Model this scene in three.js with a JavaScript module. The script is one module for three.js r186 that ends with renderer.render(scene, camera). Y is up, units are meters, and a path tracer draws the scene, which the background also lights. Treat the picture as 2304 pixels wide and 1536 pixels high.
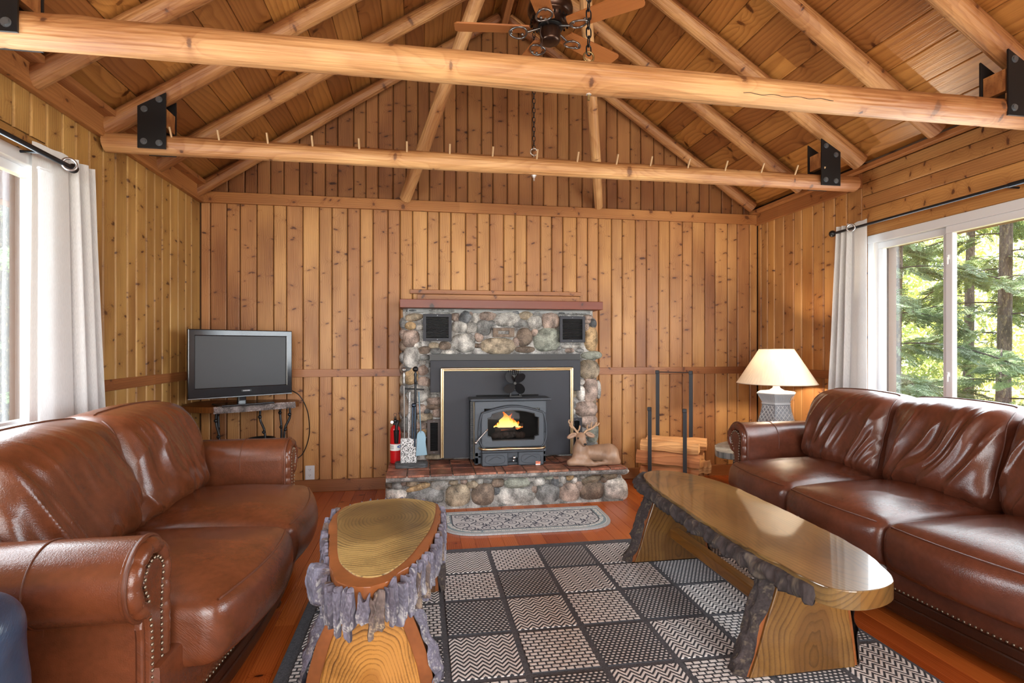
import * as THREE from 'three';
import { mergeGeometries, mergeVertices, toCreasedNormals } from 'three/addons/utils/BufferGeometryUtils.js';
import { RoundedBoxGeometry } from 'three/addons/geometries/RoundedBoxGeometry.js';
import { MarchingCubes } from 'three/addons/objects/MarchingCubes.js';
import { RectAreaLightUniformsLib } from 'three/addons/lights/RectAreaLightUniformsLib.js';

// ------------------------------------------------------------------ camera, sky, sun, exposure
const scene = new THREE.Scene();
const renderer = new THREE.WebGLRenderer({ antialias: true });
renderer.toneMapping = THREE.LinearToneMapping;
renderer.toneMappingExposure = 1.0;
renderer.shadowMap.enabled = true;
RectAreaLightUniformsLib.init();
const camera = new THREE.PerspectiveCamera(2 * Math.atan(768 / 1226) * 180 / Math.PI, 1.5, 0.05, 200);
camera.position.set(0, 1.15, 0);
camera.rotation.set(0, -9.43 * Math.PI / 180, 0);
camera.setViewOffset(2304, 1536, 0, -12, 2304, 1536);
scene.add(camera);
scene.background = new THREE.Color().setRGB(1.0, 1.06, 1.12);
scene.backgroundIntensity = 6.5;
const sun = new THREE.DirectionalLight(new THREE.Color().setRGB(1, 0.93, 0.8), 36);
sun.position.set(-3, 25, -12); sun.target.position.set(0, 0, -4);
sun.castShadow = true; sun.shadow.mapSize.set(2048, 2048);
Object.assign(sun.shadow.camera, { left: -20, right: 20, top: 20, bottom: -20, near: 1, far: 70 });
scene.add(sun, sun.target);
// daylight that fills the window openings (soft skylight, as large as the glass)
function dayLight(w, h, pos, look, k, rgb) {
  const l = new THREE.RectAreaLight(new THREE.Color().setRGB(...rgb), k, w, h);
  l.position.set(...pos); l.lookAt(...look); scene.add(l);
}
dayLight(2.3, 1.1, [2.985, 1.32, -2.09], [0, 1.32, -2.09], 7.5, [.84, .94, 1]);
dayLight(1.46, 1.15, [-1.645, 1.36, -2.02], [0, 1.36, -2.02], 9, [.84, .94, 1]);
dayLight(3.6, 2.0, [.67, 1.1, 2.56], [.67, 1.1, 0], 7, [1, .97, .93]);  // added fill light at the unseen rear doors, evens out the room brightness

// ------------------------------------------------------------------ helpers
let seed = 1234567;
function rnd() { seed |= 0; seed = seed + 0x6D2B79F5 | 0; let t = Math.imul(seed ^ seed >>> 15, 1 | seed); t = t + Math.imul(t ^ t >>> 7, 61 | t) ^ t; return ((t ^ t >>> 14) >>> 0) / 4294967296; }
const rr = (a, b) => a + (b - a) * rnd();
const lerp = (a, b, t) => a + (b - a) * t, clamp = (x, a = 0, b = 1) => x < a ? a : x > b ? b : x;
const sstep = (a, b, x) => { const t = clamp((x - a) / (b - a)); return t * t * (3 - 2 * t); };
const NT = new Float32Array(65536); { let s = 99; for (let i = 0; i < 65536; i++) { s = (Math.imul(s, 1664525) + 1013904223) >>> 0; NT[i] = s / 4294967296; } }
const PT = new Uint16Array(65536); for (let i = 0; i < 65536; i++) PT[i] = Math.floor(NT[(i * 7919 + 13) & 65535] * 65536);
const h2 = (x, y) => NT[(PT[(x & 65535)] + y * 157) & 65535], h3 = (x, y, z) => NT[(PT[(PT[x & 65535] + y * 157) & 65535] + z * 331) & 65535];
function n2(x, y) { const i = Math.floor(x), j = Math.floor(y); let u = x - i, v = y - j; u = u * u * (3 - 2 * u); v = v * v * (3 - 2 * v); const a = h2(i, j), b = h2(i + 1, j), c = h2(i, j + 1), d = h2(i + 1, j + 1); return a + (b - a) * u + (c - a) * v + (a - b - c + d) * u * v; }
function n3(x, y, z) { const i = Math.floor(x), j = Math.floor(y), k = Math.floor(z); let u = x - i, v = y - j, w = z - k; u = u * u * (3 - 2 * u); v = v * v * (3 - 2 * v); w = w * w * (3 - 2 * w);
  const L = (a, b, t) => a + (b - a) * t;
  return L(L(L(h3(i, j, k), h3(i + 1, j, k), u), L(h3(i, j + 1, k), h3(i + 1, j + 1, k), u), v), L(L(h3(i, j, k + 1), h3(i + 1, j, k + 1), u), L(h3(i, j + 1, k + 1), h3(i + 1, j + 1, k + 1), u), v), w); }
function f2(x, y, o = 4) { let s = 0, a = .5, t = 0; for (let i = 0; i < o; i++) { s += a * n2(x, y); t += a; a *= .5; x = x * 2.03 + 17.1; y = y * 2.01 + 9.7; } return s / t; }
function f3(x, y, z, o = 4) { let s = 0, a = .5, t = 0; for (let i = 0; i < o; i++) { s += a * n3(x, y, z); t += a; a *= .5; x = x * 2.03 + 17.1; y = y * 2.01 + 9.7; z = z * 2.02 + 3.3; } return s / t; }
// the same noise, repeating over the unit square (whole-number frequencies)
function n2w(u, v, fx, fy) { const x = u * fx, y = v * fy, i = Math.floor(x), j = Math.floor(y); let a = x - i, b = y - j; a = a * a * (3 - 2 * a); b = b * b * (3 - 2 * b); const i0 = ((i % fx) + fx) % fx, i1 = (i0 + 1) % fx, j0 = ((j % fy) + fy) % fy, j1 = (j0 + 1) % fy, p = h2(i0, j0 + fx), q = h2(i1, j0 + fx), r = h2(i0, j1 + fx), s = h2(i1, j1 + fx); return p + (q - p) * a + (r - p) * b + (p - q - r + s) * a * b; }
function f2w(u, v, fx, fy, o = 4) { let s = 0, a = .5, t = 0; for (let i = 0; i < o; i++) { s += a * n2w(u, v, fx, fy); t += a; a *= .5; fx *= 2; fy *= 2; } return s / t; }
const toS = (c) => c <= .0031308 ? c * 12.92 : 1.055 * Math.pow(c, 1 / 2.4) - .055;
// colour texture from a function (u, v in 0..1 of the sheet) -> sRGB 0..255 triple written in out
function tex(w, h, fn, srgb = true, rep = true) {
  const d = new Uint8Array(w * h * 4), o = [0, 0, 0, 255];
  for (let y = 0, k = 0; y < h; y++) for (let x = 0; x < w; x++, k += 4) { o[3] = 255; fn((x + .5) / w, (y + .5) / h, o, x, y); d[k] = clamp(o[0], 0, 255); d[k + 1] = clamp(o[1], 0, 255); d[k + 2] = clamp(o[2], 0, 255); d[k + 3] = o[3]; }
  const t = new THREE.DataTexture(d, w, h, THREE.RGBAFormat);
  t.magFilter = THREE.LinearFilter; t.minFilter = THREE.LinearMipmapLinearFilter; t.generateMipmaps = true;
  t.wrapS = t.wrapT = rep ? THREE.RepeatWrapping : THREE.ClampToEdgeWrapping;
  if (srgb) t.colorSpace = THREE.SRGBColorSpace; t.needsUpdate = true; return t;
}
const scaled = (t, mx, my) => { t.repeat.set(1 / mx, 1 / my); return t; };       // sheet of mx by my metres, uv in metres
const std = (o) => new THREE.MeshStandardMaterial(o), phy = (o) => new THREE.MeshPhysicalMaterial(o);
const lin = (r, g, b) => new THREE.Color().setRGB(r, g, b);
const names = {};
function nm(n) { const k = names[n] = (names[n] ?? -1) + 1; return k ? n + '_' + String(k).padStart(3, '0') : n; }
function shad(o) { o.traverse((c) => { if (c.isMesh) { c.castShadow = true; c.receiveShadow = true; } }); return o; }
function mesh(name, geo, mat, parent, pos, rot) {
  const m = new THREE.Mesh(geo, mat); m.name = name; if (pos) m.position.set(...pos); if (rot) m.rotation.set(...rot);
  m.castShadow = m.receiveShadow = true; parent.add(m); return m;
}
function thing(name, label, category, pos = [0, 0, 0], ry = 0, group) {
  const g = new THREE.Group(); g.name = nm(name); g.position.set(...pos); g.rotation.y = ry; g.userData = { label, category }; if (group) g.userData.group = group; scene.add(g); return g;
}
function solo(name, geo, mat, label, category, pos, rot, group) {
  const m = mesh(nm(name), geo, mat, scene, pos, rot); m.userData = { label, category }; if (group) m.userData.group = group; return m;
}
function struct(name, label) { const g = new THREE.Group(); g.name = name; g.userData = { label, category: name.split('_')[0], kind: 'structure' }; scene.add(g); return g; }
// geometry builders
const place = (g, p = [0, 0, 0], r = [0, 0, 0], s = [1, 1, 1]) => { g.applyMatrix4(new THREE.Matrix4().compose(new THREE.Vector3(...p), new THREE.Quaternion().setFromEuler(new THREE.Euler(...r)), new THREE.Vector3(...s))); return g; };
function cat(list) { const l = list.map((g) => { g = g.index ? g.toNonIndexed() : g; for (const k of Object.keys(g.attributes)) if (!['position', 'normal', 'uv'].includes(k)) g.deleteAttribute(k); return g; }); return mergeGeometries(l); }
const bx = (w, h, d, x = 0, y = 0, z = 0) => { const g = new THREE.BoxGeometry(w, h, d); g.translate(x, y, z); return g; };
const rbx = (w, h, d, r, x = 0, y = 0, z = 0, seg = 2) => { const g = new RoundedBoxGeometry(w, h, d, seg, Math.min(r, w * .49, h * .49, d * .49)); g.translate(x, y, z); return g; };
const cyl = (r1, r2, h, x = 0, y = 0, z = 0, s = 20) => { const g = new THREE.CylinderGeometry(r1, r2, h, s); g.translate(x, y, z); return g; };
const sph = (r, x = 0, y = 0, z = 0, a = 16, b = 12) => { const g = new THREE.SphereGeometry(r, a, b); g.translate(x, y, z); return g; };
const V = (p) => new THREE.Vector3(...p);
const tube = (pts, r, seg = 32, rs = 8, closed = false) => new THREE.TubeGeometry(new THREE.CatmullRomCurve3(pts.map(V), closed, 'centripetal'), seg, r, rs, closed);
const lathe = (pts, s = 32) => new THREE.LatheGeometry(pts.map((p) => new THREE.Vector2(p[0], p[1])), s);
const shape = (pts) => new THREE.Shape(pts.map((p) => new THREE.Vector2(p[0], p[1])));
const extr = (sh, depth, bev = 0, curve = 8) => new THREE.ExtrudeGeometry(sh, { depth, bevelEnabled: bev > 0, bevelThickness: bev, bevelSize: bev, bevelOffset: -bev, bevelSegments: 2, curveSegments: curve });
// rod between two points
function rod(a, b, r, s = 12, r2 = r) { const A = V(a), B = V(b), L = A.distanceTo(B), g = new THREE.CylinderGeometry(r2, r, L, s); g.translate(0, L / 2, 0); g.applyQuaternion(new THREE.Quaternion().setFromUnitVectors(new THREE.Vector3(0, 1, 0), B.sub(A).normalize())); g.translate(...a); return g; }
// grid surface from fn(i/nu, j/nv) -> [x,y,z]; uv scale in metres
function grid(nu, nv, fn, uvs = [1, 1], closeU = false) {
  const p = [], uv = [], ix = [];
  for (let j = 0; j <= nv; j++) for (let i = 0; i <= nu; i++) { p.push(...fn(i / nu, j / nv)); uv.push(i / nu * uvs[0], j / nv * uvs[1]); }
  for (let j = 0; j < nv; j++) for (let i = 0; i < nu; i++) { const a = j * (nu + 1) + i, b = a + 1, c = a + nu + 1, d = c + 1; ix.push(a, b, d, a, d, c); }
  const g = new THREE.BufferGeometry(); g.setAttribute('position', new THREE.Float32BufferAttribute(p, 3)); g.setAttribute('uv', new THREE.Float32BufferAttribute(uv, 2)); g.setIndex(ix); g.computeVertexNormals();
  if (closeU) { const n = g.attributes.normal; for (let j = 0; j <= nv; j++) { const a = j * (nu + 1), b = a + nu; const x = n.getX(a) + n.getX(b), y = n.getY(a) + n.getY(b), z = n.getZ(a) + n.getZ(b), l = Math.hypot(x, y, z) || 1; n.setXYZ(a, x / l, y / l, z / l); n.setXYZ(b, x / l, y / l, z / l); } }
  return g;
}
// flat-shaded polygon mesh from quads/tris [[p0,p1,p2,(p3)]...] with uv per point [x,y,z,u,v]
function faces(list) {
  const p = [], uv = [];
  for (const f of list) for (let k = 1; k < f.length - 1; k++) for (const q of [f[0], f[k], f[k + 1]]) { p.push(q[0], q[1], q[2]); uv.push(q[3] ?? 0, q[4] ?? 0); }
  const g = new THREE.BufferGeometry(); g.setAttribute('position', new THREE.Float32BufferAttribute(p, 3)); g.setAttribute('uv', new THREE.Float32BufferAttribute(uv, 2)); g.computeVertexNormals(); return g;
}
// board standing in x (width) and y (length), front face at z = 0, back at -t; ends may be cut on a slope
function boardGeo(w, y0L, y1L, y0R, y1R, t, c, uo, vo, gap = .0015) {
  const a = w / 2 - gap, sec = [[-a, -t], [-a, -c], [-a + c, 0], [a - c, 0], [a, -c], [a, -t]];
  const lo = (x) => lerp(y0L, y0R, x / w + .5), hi = (x) => lerp(y1L, y1R, x / w + .5);
  const F = []; let s = 0;
  for (let k = 0; k < 5; k++) { const [x0, z0] = sec[k], [x1, z1] = sec[k + 1], u0 = uo + x0 + (k === 0 ? -t : 0), u1 = uo + x1 + (k === 4 ? t : 0);
    F.push([[x0, lo(x0), z0, u0, vo + lo(x0)], [x1, lo(x1), z1, u1, vo + lo(x1)], [x1, hi(x1), z1, u1, vo + hi(x1)], [x0, hi(x0), z0, u0, vo + hi(x0)]].reverse()); }
  F.push(sec.map(([x, z]) => [x, lo(x), z, uo + x, vo + z]).reverse().reverse()); F.push(sec.map(([x, z]) => [x, hi(x), z, uo + x, vo + z]).reverse());
  for (const f of F.slice(0, 5)) f.reverse();
  F[5].reverse(); F[6].reverse();
  return faces(F);
}
// ------------------------------------------------------------------ wood sheets
// knotty board wood: u across the grain, v along; returns sRGB
function woodSheet(W, H, mw, mh, { light, dark, ring = 60, warp = .03, knots = 60, kr = [.004, .011], kdark = [70, 38, 18], fibre = .16, contrast = .5, cath = 0, patch = .1, slant = 1 }) {
  const K = []; const cell = .2, map = new Map();
  for (let i = 0; i < knots; i++) { const k = { x: rr(0, mw), y: rr(.05, mh - .05), r: rr(...kr) * (rnd() < .15 ? 1.6 : 1), e: rr(1.1, 3.2), a: rr(-.45, .45) * slant, d: rr(.5, 1) }; K.push(k); const cx = Math.floor(k.x / cell), cy = Math.floor(k.y / cell); for (let dx = -1; dx <= 1; dx++) for (let dy = -1; dy <= 1; dy++) { const key = (cx + dx) + ',' + (cy + dy); (map.get(key) ?? map.set(key, []).get(key)).push(k); } }
  const ox = rr(0, 900), oy = rr(0, 900);
  return scaled(tex(W, H, (u, v, o) => {
    const x = u * mw, y = v * mh, near = map.get(Math.floor(x / cell) + ',' + Math.floor(y / cell));
    let s = x * ring + warp * ring * (f2(ox + x * 4, oy + y * .9, 3) - .5) * 2 + cath * (n2(ox + x * 9, oy + y * 1.3) - .5), core = 0, halo = 0, kd = 0;
    if (near) for (const k of near) { const dx = (x - k.x) * Math.cos(k.a) + (y - k.y) * Math.sin(k.a), dy = -(x - k.x) * Math.sin(k.a) + (y - k.y) * Math.cos(k.a); const q = Math.sqrt(dx * dx / (k.e * k.e) + dy * dy) / k.r; if (q < 7) { s += Math.exp(-q * q / 7) * 2.2 * Math.sign(dx || 1) * (ring / 60); const rim = (.75 + .5 * n2(ox + x * 300, oy + y * 300)); core = Math.max(core, k.d * (1 - sstep(.55 * rim, 1.15 * rim, q))); halo = Math.max(halo, Math.exp(-q * q / 5) * .5); } }
    const b = s - Math.floor(s), band = b < .82 ? b / .82 : (1 - b) / .18;
    const fib = n2(ox + x * 900, oy + y * 14) * .6 + n2(ox + x * 380, oy + y * 6) * .4, pt = f2(ox + x * 6, oy + y * 1.7, 3);
    let t = contrast * band * band * .55 + fibre * fib + patch * (pt - .4) * 2 + halo * .5; t = clamp(t);
    for (let c = 0; c < 3; c++) { let q = lerp(light[c], dark[c], t); q = lerp(q, kdark[c] * (.8 + .5 * fib), core); o[c] = q; }
  }), mw, mh);
}
const T = {};
T.wall = woodSheet(640, 2048, .85, 2.72, { light: [210, 170, 120], dark: [140, 96, 60], ring: 70, knots: 150, kr: [.0035, .0075], kdark: [84, 52, 36], contrast: .42, fibre: .4, patch: .6 });
T.ceil = woodSheet(1024, 2048, 1.4, 2.8, { light: [200, 150, 96], dark: [122, 76, 42], ring: 26, warp: .13, knots: 26, kr: [.007, .015], kdark: [80, 44, 22], contrast: .62, fibre: .22, patch: .22 });
T.log = woodSheet(512, 2048, .5, 3.6, { light: [216, 178, 138], dark: [140, 92, 58], ring: 30, warp: .3, knots: 40, kr: [.005, .01], kdark: [84, 54, 38], contrast: .34, fibre: .5, patch: .85, slant: .2 });
T.floor = woodSheet(512, 2048, .7, 2.8, { light: [190, 112, 58], dark: [120, 56, 24], ring: 95, warp: .04, knots: 16, kr: [.004, .008], kdark: [70, 32, 14], contrast: .55, fibre: .25, patch: .25 });
T.slab = woodSheet(512, 1024, .8, 1.6, { light: [176, 126, 62], dark: [104, 64, 26], ring: 34, warp: .16, knots: 5, kr: [.008, .016], kdark: [70, 40, 18], contrast: .6, fibre: .3, patch: .35 });
// fine bump for sawn boards and logs
T.logBump = scaled(tex(256, 1024, (u, v, o) => { const b = f2w(u, v, 18, 40, 4) * .6 + n2w(u, v, 60, 12) * .4; o[0] = o[1] = o[2] = b * 255; }, false), .5, 3.6);
const grainBump = scaled(tex(256, 512, (u, v, o) => { o[0] = o[1] = o[2] = (n2w(u, v, 120, 10) * .6 + n2w(u, v, 40, 5) * .4) * 255; }, false), .3, .9);
function tones(map, list, extra = {}) { return list.map((c) => std({ map, color: lin(...c), roughness: .5, bumpMap: grainBump, bumpScale: .0006, ...extra })); }
const M = {};
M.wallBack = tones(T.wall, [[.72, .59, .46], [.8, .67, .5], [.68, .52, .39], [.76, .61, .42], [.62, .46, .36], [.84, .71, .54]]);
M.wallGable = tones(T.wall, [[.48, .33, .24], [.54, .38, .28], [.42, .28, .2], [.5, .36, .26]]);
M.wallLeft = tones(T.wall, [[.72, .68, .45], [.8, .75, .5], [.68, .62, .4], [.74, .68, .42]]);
M.wallRight = tones(T.wall, [[.72, .58, .42], [.8, .64, .42], [.66, .5, .36], [.76, .62, .46]]);
M.ceil = tones(T.ceil, [[.66, .55, .39], [.78, .65, .43], [.54, .4, .28], [.72, .56, .36], [.46, .32, .23]], { roughness: .3 });
M.log = tones(T.log, [[.9, .8, .62], [.7, .55, .37], [.63, .47, .31]], { bumpMap: T.logBump, bumpScale: .007, roughness: .55 });
M.trim = tones(T.wall, [[.62, .42, .31], [.74, .54, .39]], { roughness: .45 });
M.floor = tones(T.floor, [[1, .76, .56], [1.12, .9, .64], [.92, .66, .48], [1.06, .84, .56], [.84, .58, .44]], { roughness: .2 });
M.white = std({ color: lin(.62, .63, .65), roughness: .35 });
M.black = std({ color: lin(.012, .012, .013), roughness: .4, metalness: .3 });
M.iron = std({ color: lin(.02, .021, .023), roughness: .35, metalness: .6 });
M.glass = phy({ color: 0xffffff, transmission: 1, thickness: 0, roughness: 0, ior: 1.5 });
// ------------------------------------------------------------------ room shell
const XL = -1.68, XR = 3.02, ZB = -4.53, ZR = 2.6, XM = .669, HC = 2.26, RS = .667, RY = 3.945;
const roofY = (x) => RY - RS * Math.abs(x - XM);
const pick = (l) => l[Math.floor(rnd() * l.length)];
function putBoard(parent, name, w, y0L, y1L, y0R, y1R, mats, pos, ry, t = .018, c = .0075, sheet = [.85, 2.72]) {
  const len = Math.max(y1L, y1R) - Math.min(y0L, y0R), lo = Math.min(y0L, y0R);
  const uo = rr(w / 2 + .02, sheet[0] - w / 2 - .02), vo = rr(0, Math.max(.01, sheet[1] - len)) - lo;
  return mesh(name, boardGeo(w, y0L, y1L, y0R, y1R, t, c, uo, vo, .0025), pick(mats), parent, pos, [0, ry, 0]);
}
const backing = std({ color: lin(.1, .05, .025), roughness: .9 });
const outside = std({ color: lin(.09, .045, .025), roughness: .8 });
// back wall
const wallBack = struct('wall_back', 'knotty pine board wall behind the stone fireplace, with gable above');
{
  const sh = shape([[XL - .15, -.1], [XR + .15, -.1], [XR + .15, 2.4], [XM, RY + .1], [XL - .15, 2.4]]);
  const g = extr(sh, .12); g.translate(0, 0, ZB - .145); mesh('backing', g, backing, wallBack);
  const mid = [-1.68, -1.61, -1.492, -1.395, -1.272, -1.148, -1.052, -0.928, -0.805, -0.707, -0.587, -0.488, -0.388, -0.269, -0.173, -0.072, 0.048, 0.143, 0.24, 0.361, 0.459, 0.562, 0.682, 0.779, 0.877, 0.999, 1.096, 1.195, 1.317, 1.414, 1.512, 1.631, 1.729, 1.85, 1.952, 2.067, 2.169, 2.291, 2.386, 2.506, 2.606, 2.726, 2.821, 2.943, 3.02];
  const gab = [-1.68, -1.603, -1.481, -1.36, -1.269, -1.171, -1.071, -0.956, -0.856, -0.758, -0.663, -0.539, -0.444, -0.347, -0.228, -0.124, -0.03, 0.063, 0.183, 0.282, 0.378, 0.494, 0.59, 0.713, 0.81, 0.927, 1.026, 1.148, 1.249, 1.367, 1.466, 1.585, 1.684, 1.803, 1.899, 2.02, 2.118, 2.235, 2.331, 2.453, 2.548, 2.668, 2.764, 2.88, 3.02];
  for (let i = 0; i + 1 < mid.length; i++) {
    const x = (mid[i] + mid[i + 1]) / 2, w = mid[i + 1] - mid[i], x0 = mid[i], x1 = mid[i + 1];
    if (x < -.1 || x > 1.36) putBoard(wallBack, 'board', w, 0, .95, 0, .95, M.wallBack, [x, 0, ZB], 0);
    putBoard(wallBack, 'board', w, .95, 2.3, .95, 2.3, M.wallBack, [x, 0, ZB], 0);
  }
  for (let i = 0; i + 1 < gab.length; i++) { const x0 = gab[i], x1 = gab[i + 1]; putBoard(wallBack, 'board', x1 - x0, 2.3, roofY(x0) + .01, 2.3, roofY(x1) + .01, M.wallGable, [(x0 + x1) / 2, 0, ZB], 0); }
}
// trims
function trim(name, label, parts) { const g = struct(name, label); g.userData.category = 'trim'; for (const [w, h, d, x, y, z, k] of parts) { const b = rbx(w, h, d, .003); const p = b.attributes.position, uv = b.attributes.uv; const L = w > d ? 0 : 2; const uo = rr(0, .5), vo = rr(0, .3); for (let i = 0; i < p.count; i++) uv.setXY(i, uo + p.getY(i) + (L ? p.getX(i) : p.getZ(i)), vo + (L ? p.getZ(i) : p.getX(i)) * .55); mesh('board', b, M.trim[k ?? 0], g, [x, y, z]); } return g; }
trim('trim_1', 'horizontal crown board across the back wall', [[XR - XL, .085, .03, (XL + XR) / 2, 2.30, ZB + .015, 1]]);
trim('trim_2', 'wide crown board along the left wall top', [[.035, .12, 7, XL + .0175, 2.315, ZB + 3.5, 1], [.07, .03, 7, XL + .06, 2.375, ZB + 3.5, 0]]);
trim('trim_3', 'crown board along the right wall top', [[.03, .1, 1.2, XR - .015, 2.30, ZB + .6], [.05, .03, 7, XR - .06, 2.36, ZB + 3.5]]);
trim('trim_4', 'thin mid-height rail across the back wall', [[1.545, .062, .012, XL + .7725, .941, ZB + .006], [1.65, .062, .012, XR - .825, .941, ZB + .006]]);
trim('trim_5', 'thin mid-height rail on the left wall', [[.012, .062, 1.7, XL + .006, .941, ZB + .85]]);
trim('trim_6', 'thin mid-height rail on the right wall', [[.012, .062, 1.2, XR - .006, .941, ZB + .6]]);
trim('baseboard_back', 'baseboard along the foot of the back wall', [[1.44, .095, .02, XL + .72, .0475, ZB + .01], [1.52, .095, .02, XR - .76, .0475, ZB + .01]]);
trim('baseboard_left', 'baseboard along the foot of the left wall', [[.02, .095, 5, XL + .01, .0475, ZB + 2.5]]);
trim('baseboard_right', 'baseboard along the foot of the right wall', [[.02, .095, 5, XR - .01, .0475, ZB + 2.5]]);
// side walls with window openings: [z0, z1, y0, y1]
const WL = [-2.79, -1.25, .74, 1.985], WR = [-3.275, -.9, .66, 1.905];
function sideWall(name, label, x, dir, op, mats, seams) {
  const g = struct(name, label), T0 = .13, bxs = [];
  const cx = x - dir * (.02 + T0 / 2);
  const add = (z0, z1, y0, y1) => bxs.push(bx(T0, y1 - y0, z1 - z0, cx, (y0 + y1) / 2, (z0 + z1) / 2));
  add(ZB - .12, op[0], -.1, 2.42); add(op[1], ZR + .12, -.1, 2.42); add(op[0], op[1], -.1, op[2]); add(op[0], op[1], op[3], 2.42);
  mesh('backing', cat(bxs), outside, g);
  const ry = dir * Math.PI / 2;
  const put = (z0, z1, y0, y1) => { const m = putBoard(g, 'board', z1 - z0, y0, y1, y0, y1, mats, [x, 0, (z0 + z1) / 2], ry); return m; };
  for (let i = 0; i + 1 < seams.length; i++) { put(seams[i], seams[i + 1], 0, .95); put(seams[i], seams[i + 1], .95, 2.36); }
  let z = op[0]; while (z < op[1] - .03) { const w = Math.min(rr(.1, .13), op[1] - z); put(z, z + w, 0, op[2]); z += w; }
  z = op[1]; while (z < ZR) { const w = Math.min(rr(.1, .13), ZR - z); put(z, z + w, 0, .95); put(z, z + w, .95, 2.36); z += w; }
  return g;
}
const horiz = (g, x, dir, z0, z1, ys, mats) => { for (let i = 0; i + 1 < ys.length; i++) { const w = ys[i + 1] - ys[i], L = z1 - z0, geo = boardGeo(w, -L / 2, L / 2, -L / 2, L / 2, .018, .005, rr(.1, .7), L / 2 + .02); geo.rotateZ(Math.PI / 2); mesh('board', geo, pick(mats), g, [x, (ys[i] + ys[i + 1]) / 2, (z0 + z1) / 2], [0, dir * Math.PI / 2, 0]); } };
const seamL = [-4.53, -4.367, -4.268, -4.143, -4.024, -3.907, -3.803, -3.697, -3.577, -3.477, -3.353, -3.233, -3.11, -3.0, -2.9, -2.79];
const seamR = [-4.53, -4.478, -4.386, -4.29, -4.167, -4.042, -3.946, -3.818, -3.703, -3.591, -3.473, -3.335];
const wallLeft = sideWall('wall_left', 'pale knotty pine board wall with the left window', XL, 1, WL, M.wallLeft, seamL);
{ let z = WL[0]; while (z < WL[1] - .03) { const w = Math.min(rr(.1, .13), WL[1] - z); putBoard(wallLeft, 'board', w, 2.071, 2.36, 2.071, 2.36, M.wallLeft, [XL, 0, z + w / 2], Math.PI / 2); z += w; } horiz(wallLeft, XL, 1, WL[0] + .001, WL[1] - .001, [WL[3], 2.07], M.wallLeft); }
const wallRight = sideWall('wall_right', 'orange pine board wall with the wide right window', XR, -1, WR, M.wallRight, seamR);
putBoard(wallRight, 'board', .06, 0, WR[3], 0, WR[3], M.wallRight, [XR, 0, -3.305], -Math.PI / 2);
horiz(wallRight, XR, -1, WR[0] - .06, WR[1], [WR[3], 1.995, 2.1, 2.19, 2.28, 2.36], M.wallRight);
// rear wall behind the camera; its tall glazed doors are added to let in fill light
{
  const g = struct('wall_rear', 'board wall at the far end of the room behind the viewer'), b = [];
  const add = (x0, x1, y0, y1) => b.push(bx(x1 - x0, y1 - y0, .12, (x0 + x1) / 2, (y0 + y1) / 2, ZR + .08));
  add(XL - .15, -1.2, -.1, 2.42); add(2.54, XR + .15, -.1, 2.42); add(-1.2, 2.54, 2.15, 2.42); add(-1.2, 2.54, -.1, .05);
  const gb = extr(shape([[XL - .15, 2.4], [XR + .15, 2.4], [XM, RY + .1]]), .12); gb.translate(0, 0, ZR + .02); b.push(gb);
  mesh('backing', cat(b), M.wallBack[0], g);
  const d = struct('door_1', 'added tall white framed glass doors at the unseen rear, for fill light'); const fr = [];
  for (const x of [-1.17, .03, 1.27, 2.51]) fr.push(bx(.07, 2.1, .07, x, 1.1, ZR + .05)); for (const y of [.09, 2.11]) fr.push(bx(3.74, .08, .07, .67, y, ZR + .05));
  mesh('frame', cat(fr), M.white, d); for (let k = 0; k < 3; k++) mesh('pane', bx(1.15, 2.0, .006, -.57 + 1.24 * k, 1.1, ZR + .05), M.glass, d);
}
// floor planks
{
  const g = struct('floor', 'varnished reddish fir strip floor'); mesh('subfloor', bx(XR - XL + .3, .1, ZR - ZB + .3, (XL + XR) / 2, -.072, (ZB + ZR) / 2), backing, g);
  const W = .083; let n = 0;
  for (let x = XL; x < XR - .01; x += W) { const w = Math.min(W, XR - x); let z = ZB; while (z < ZR - .01) { let L = rr(1.4, 2.7); if (z === ZB) L *= rr(.4, 1); L = Math.min(L, ZR - z); if (ZR - z - L < .3) L = Math.min(ZR - z, 2.75);
    const geo = boardGeo(w, 0, L, 0, L, .02, .0012, rr(.06, .64), rr(0, Math.max(0, 2.8 - L)), .0004); geo.rotateX(-Math.PI / 2); mesh('plank', geo, pick(M.floor), g, [x + w / 2, 0, z + L]); z += L; } }
}
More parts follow.
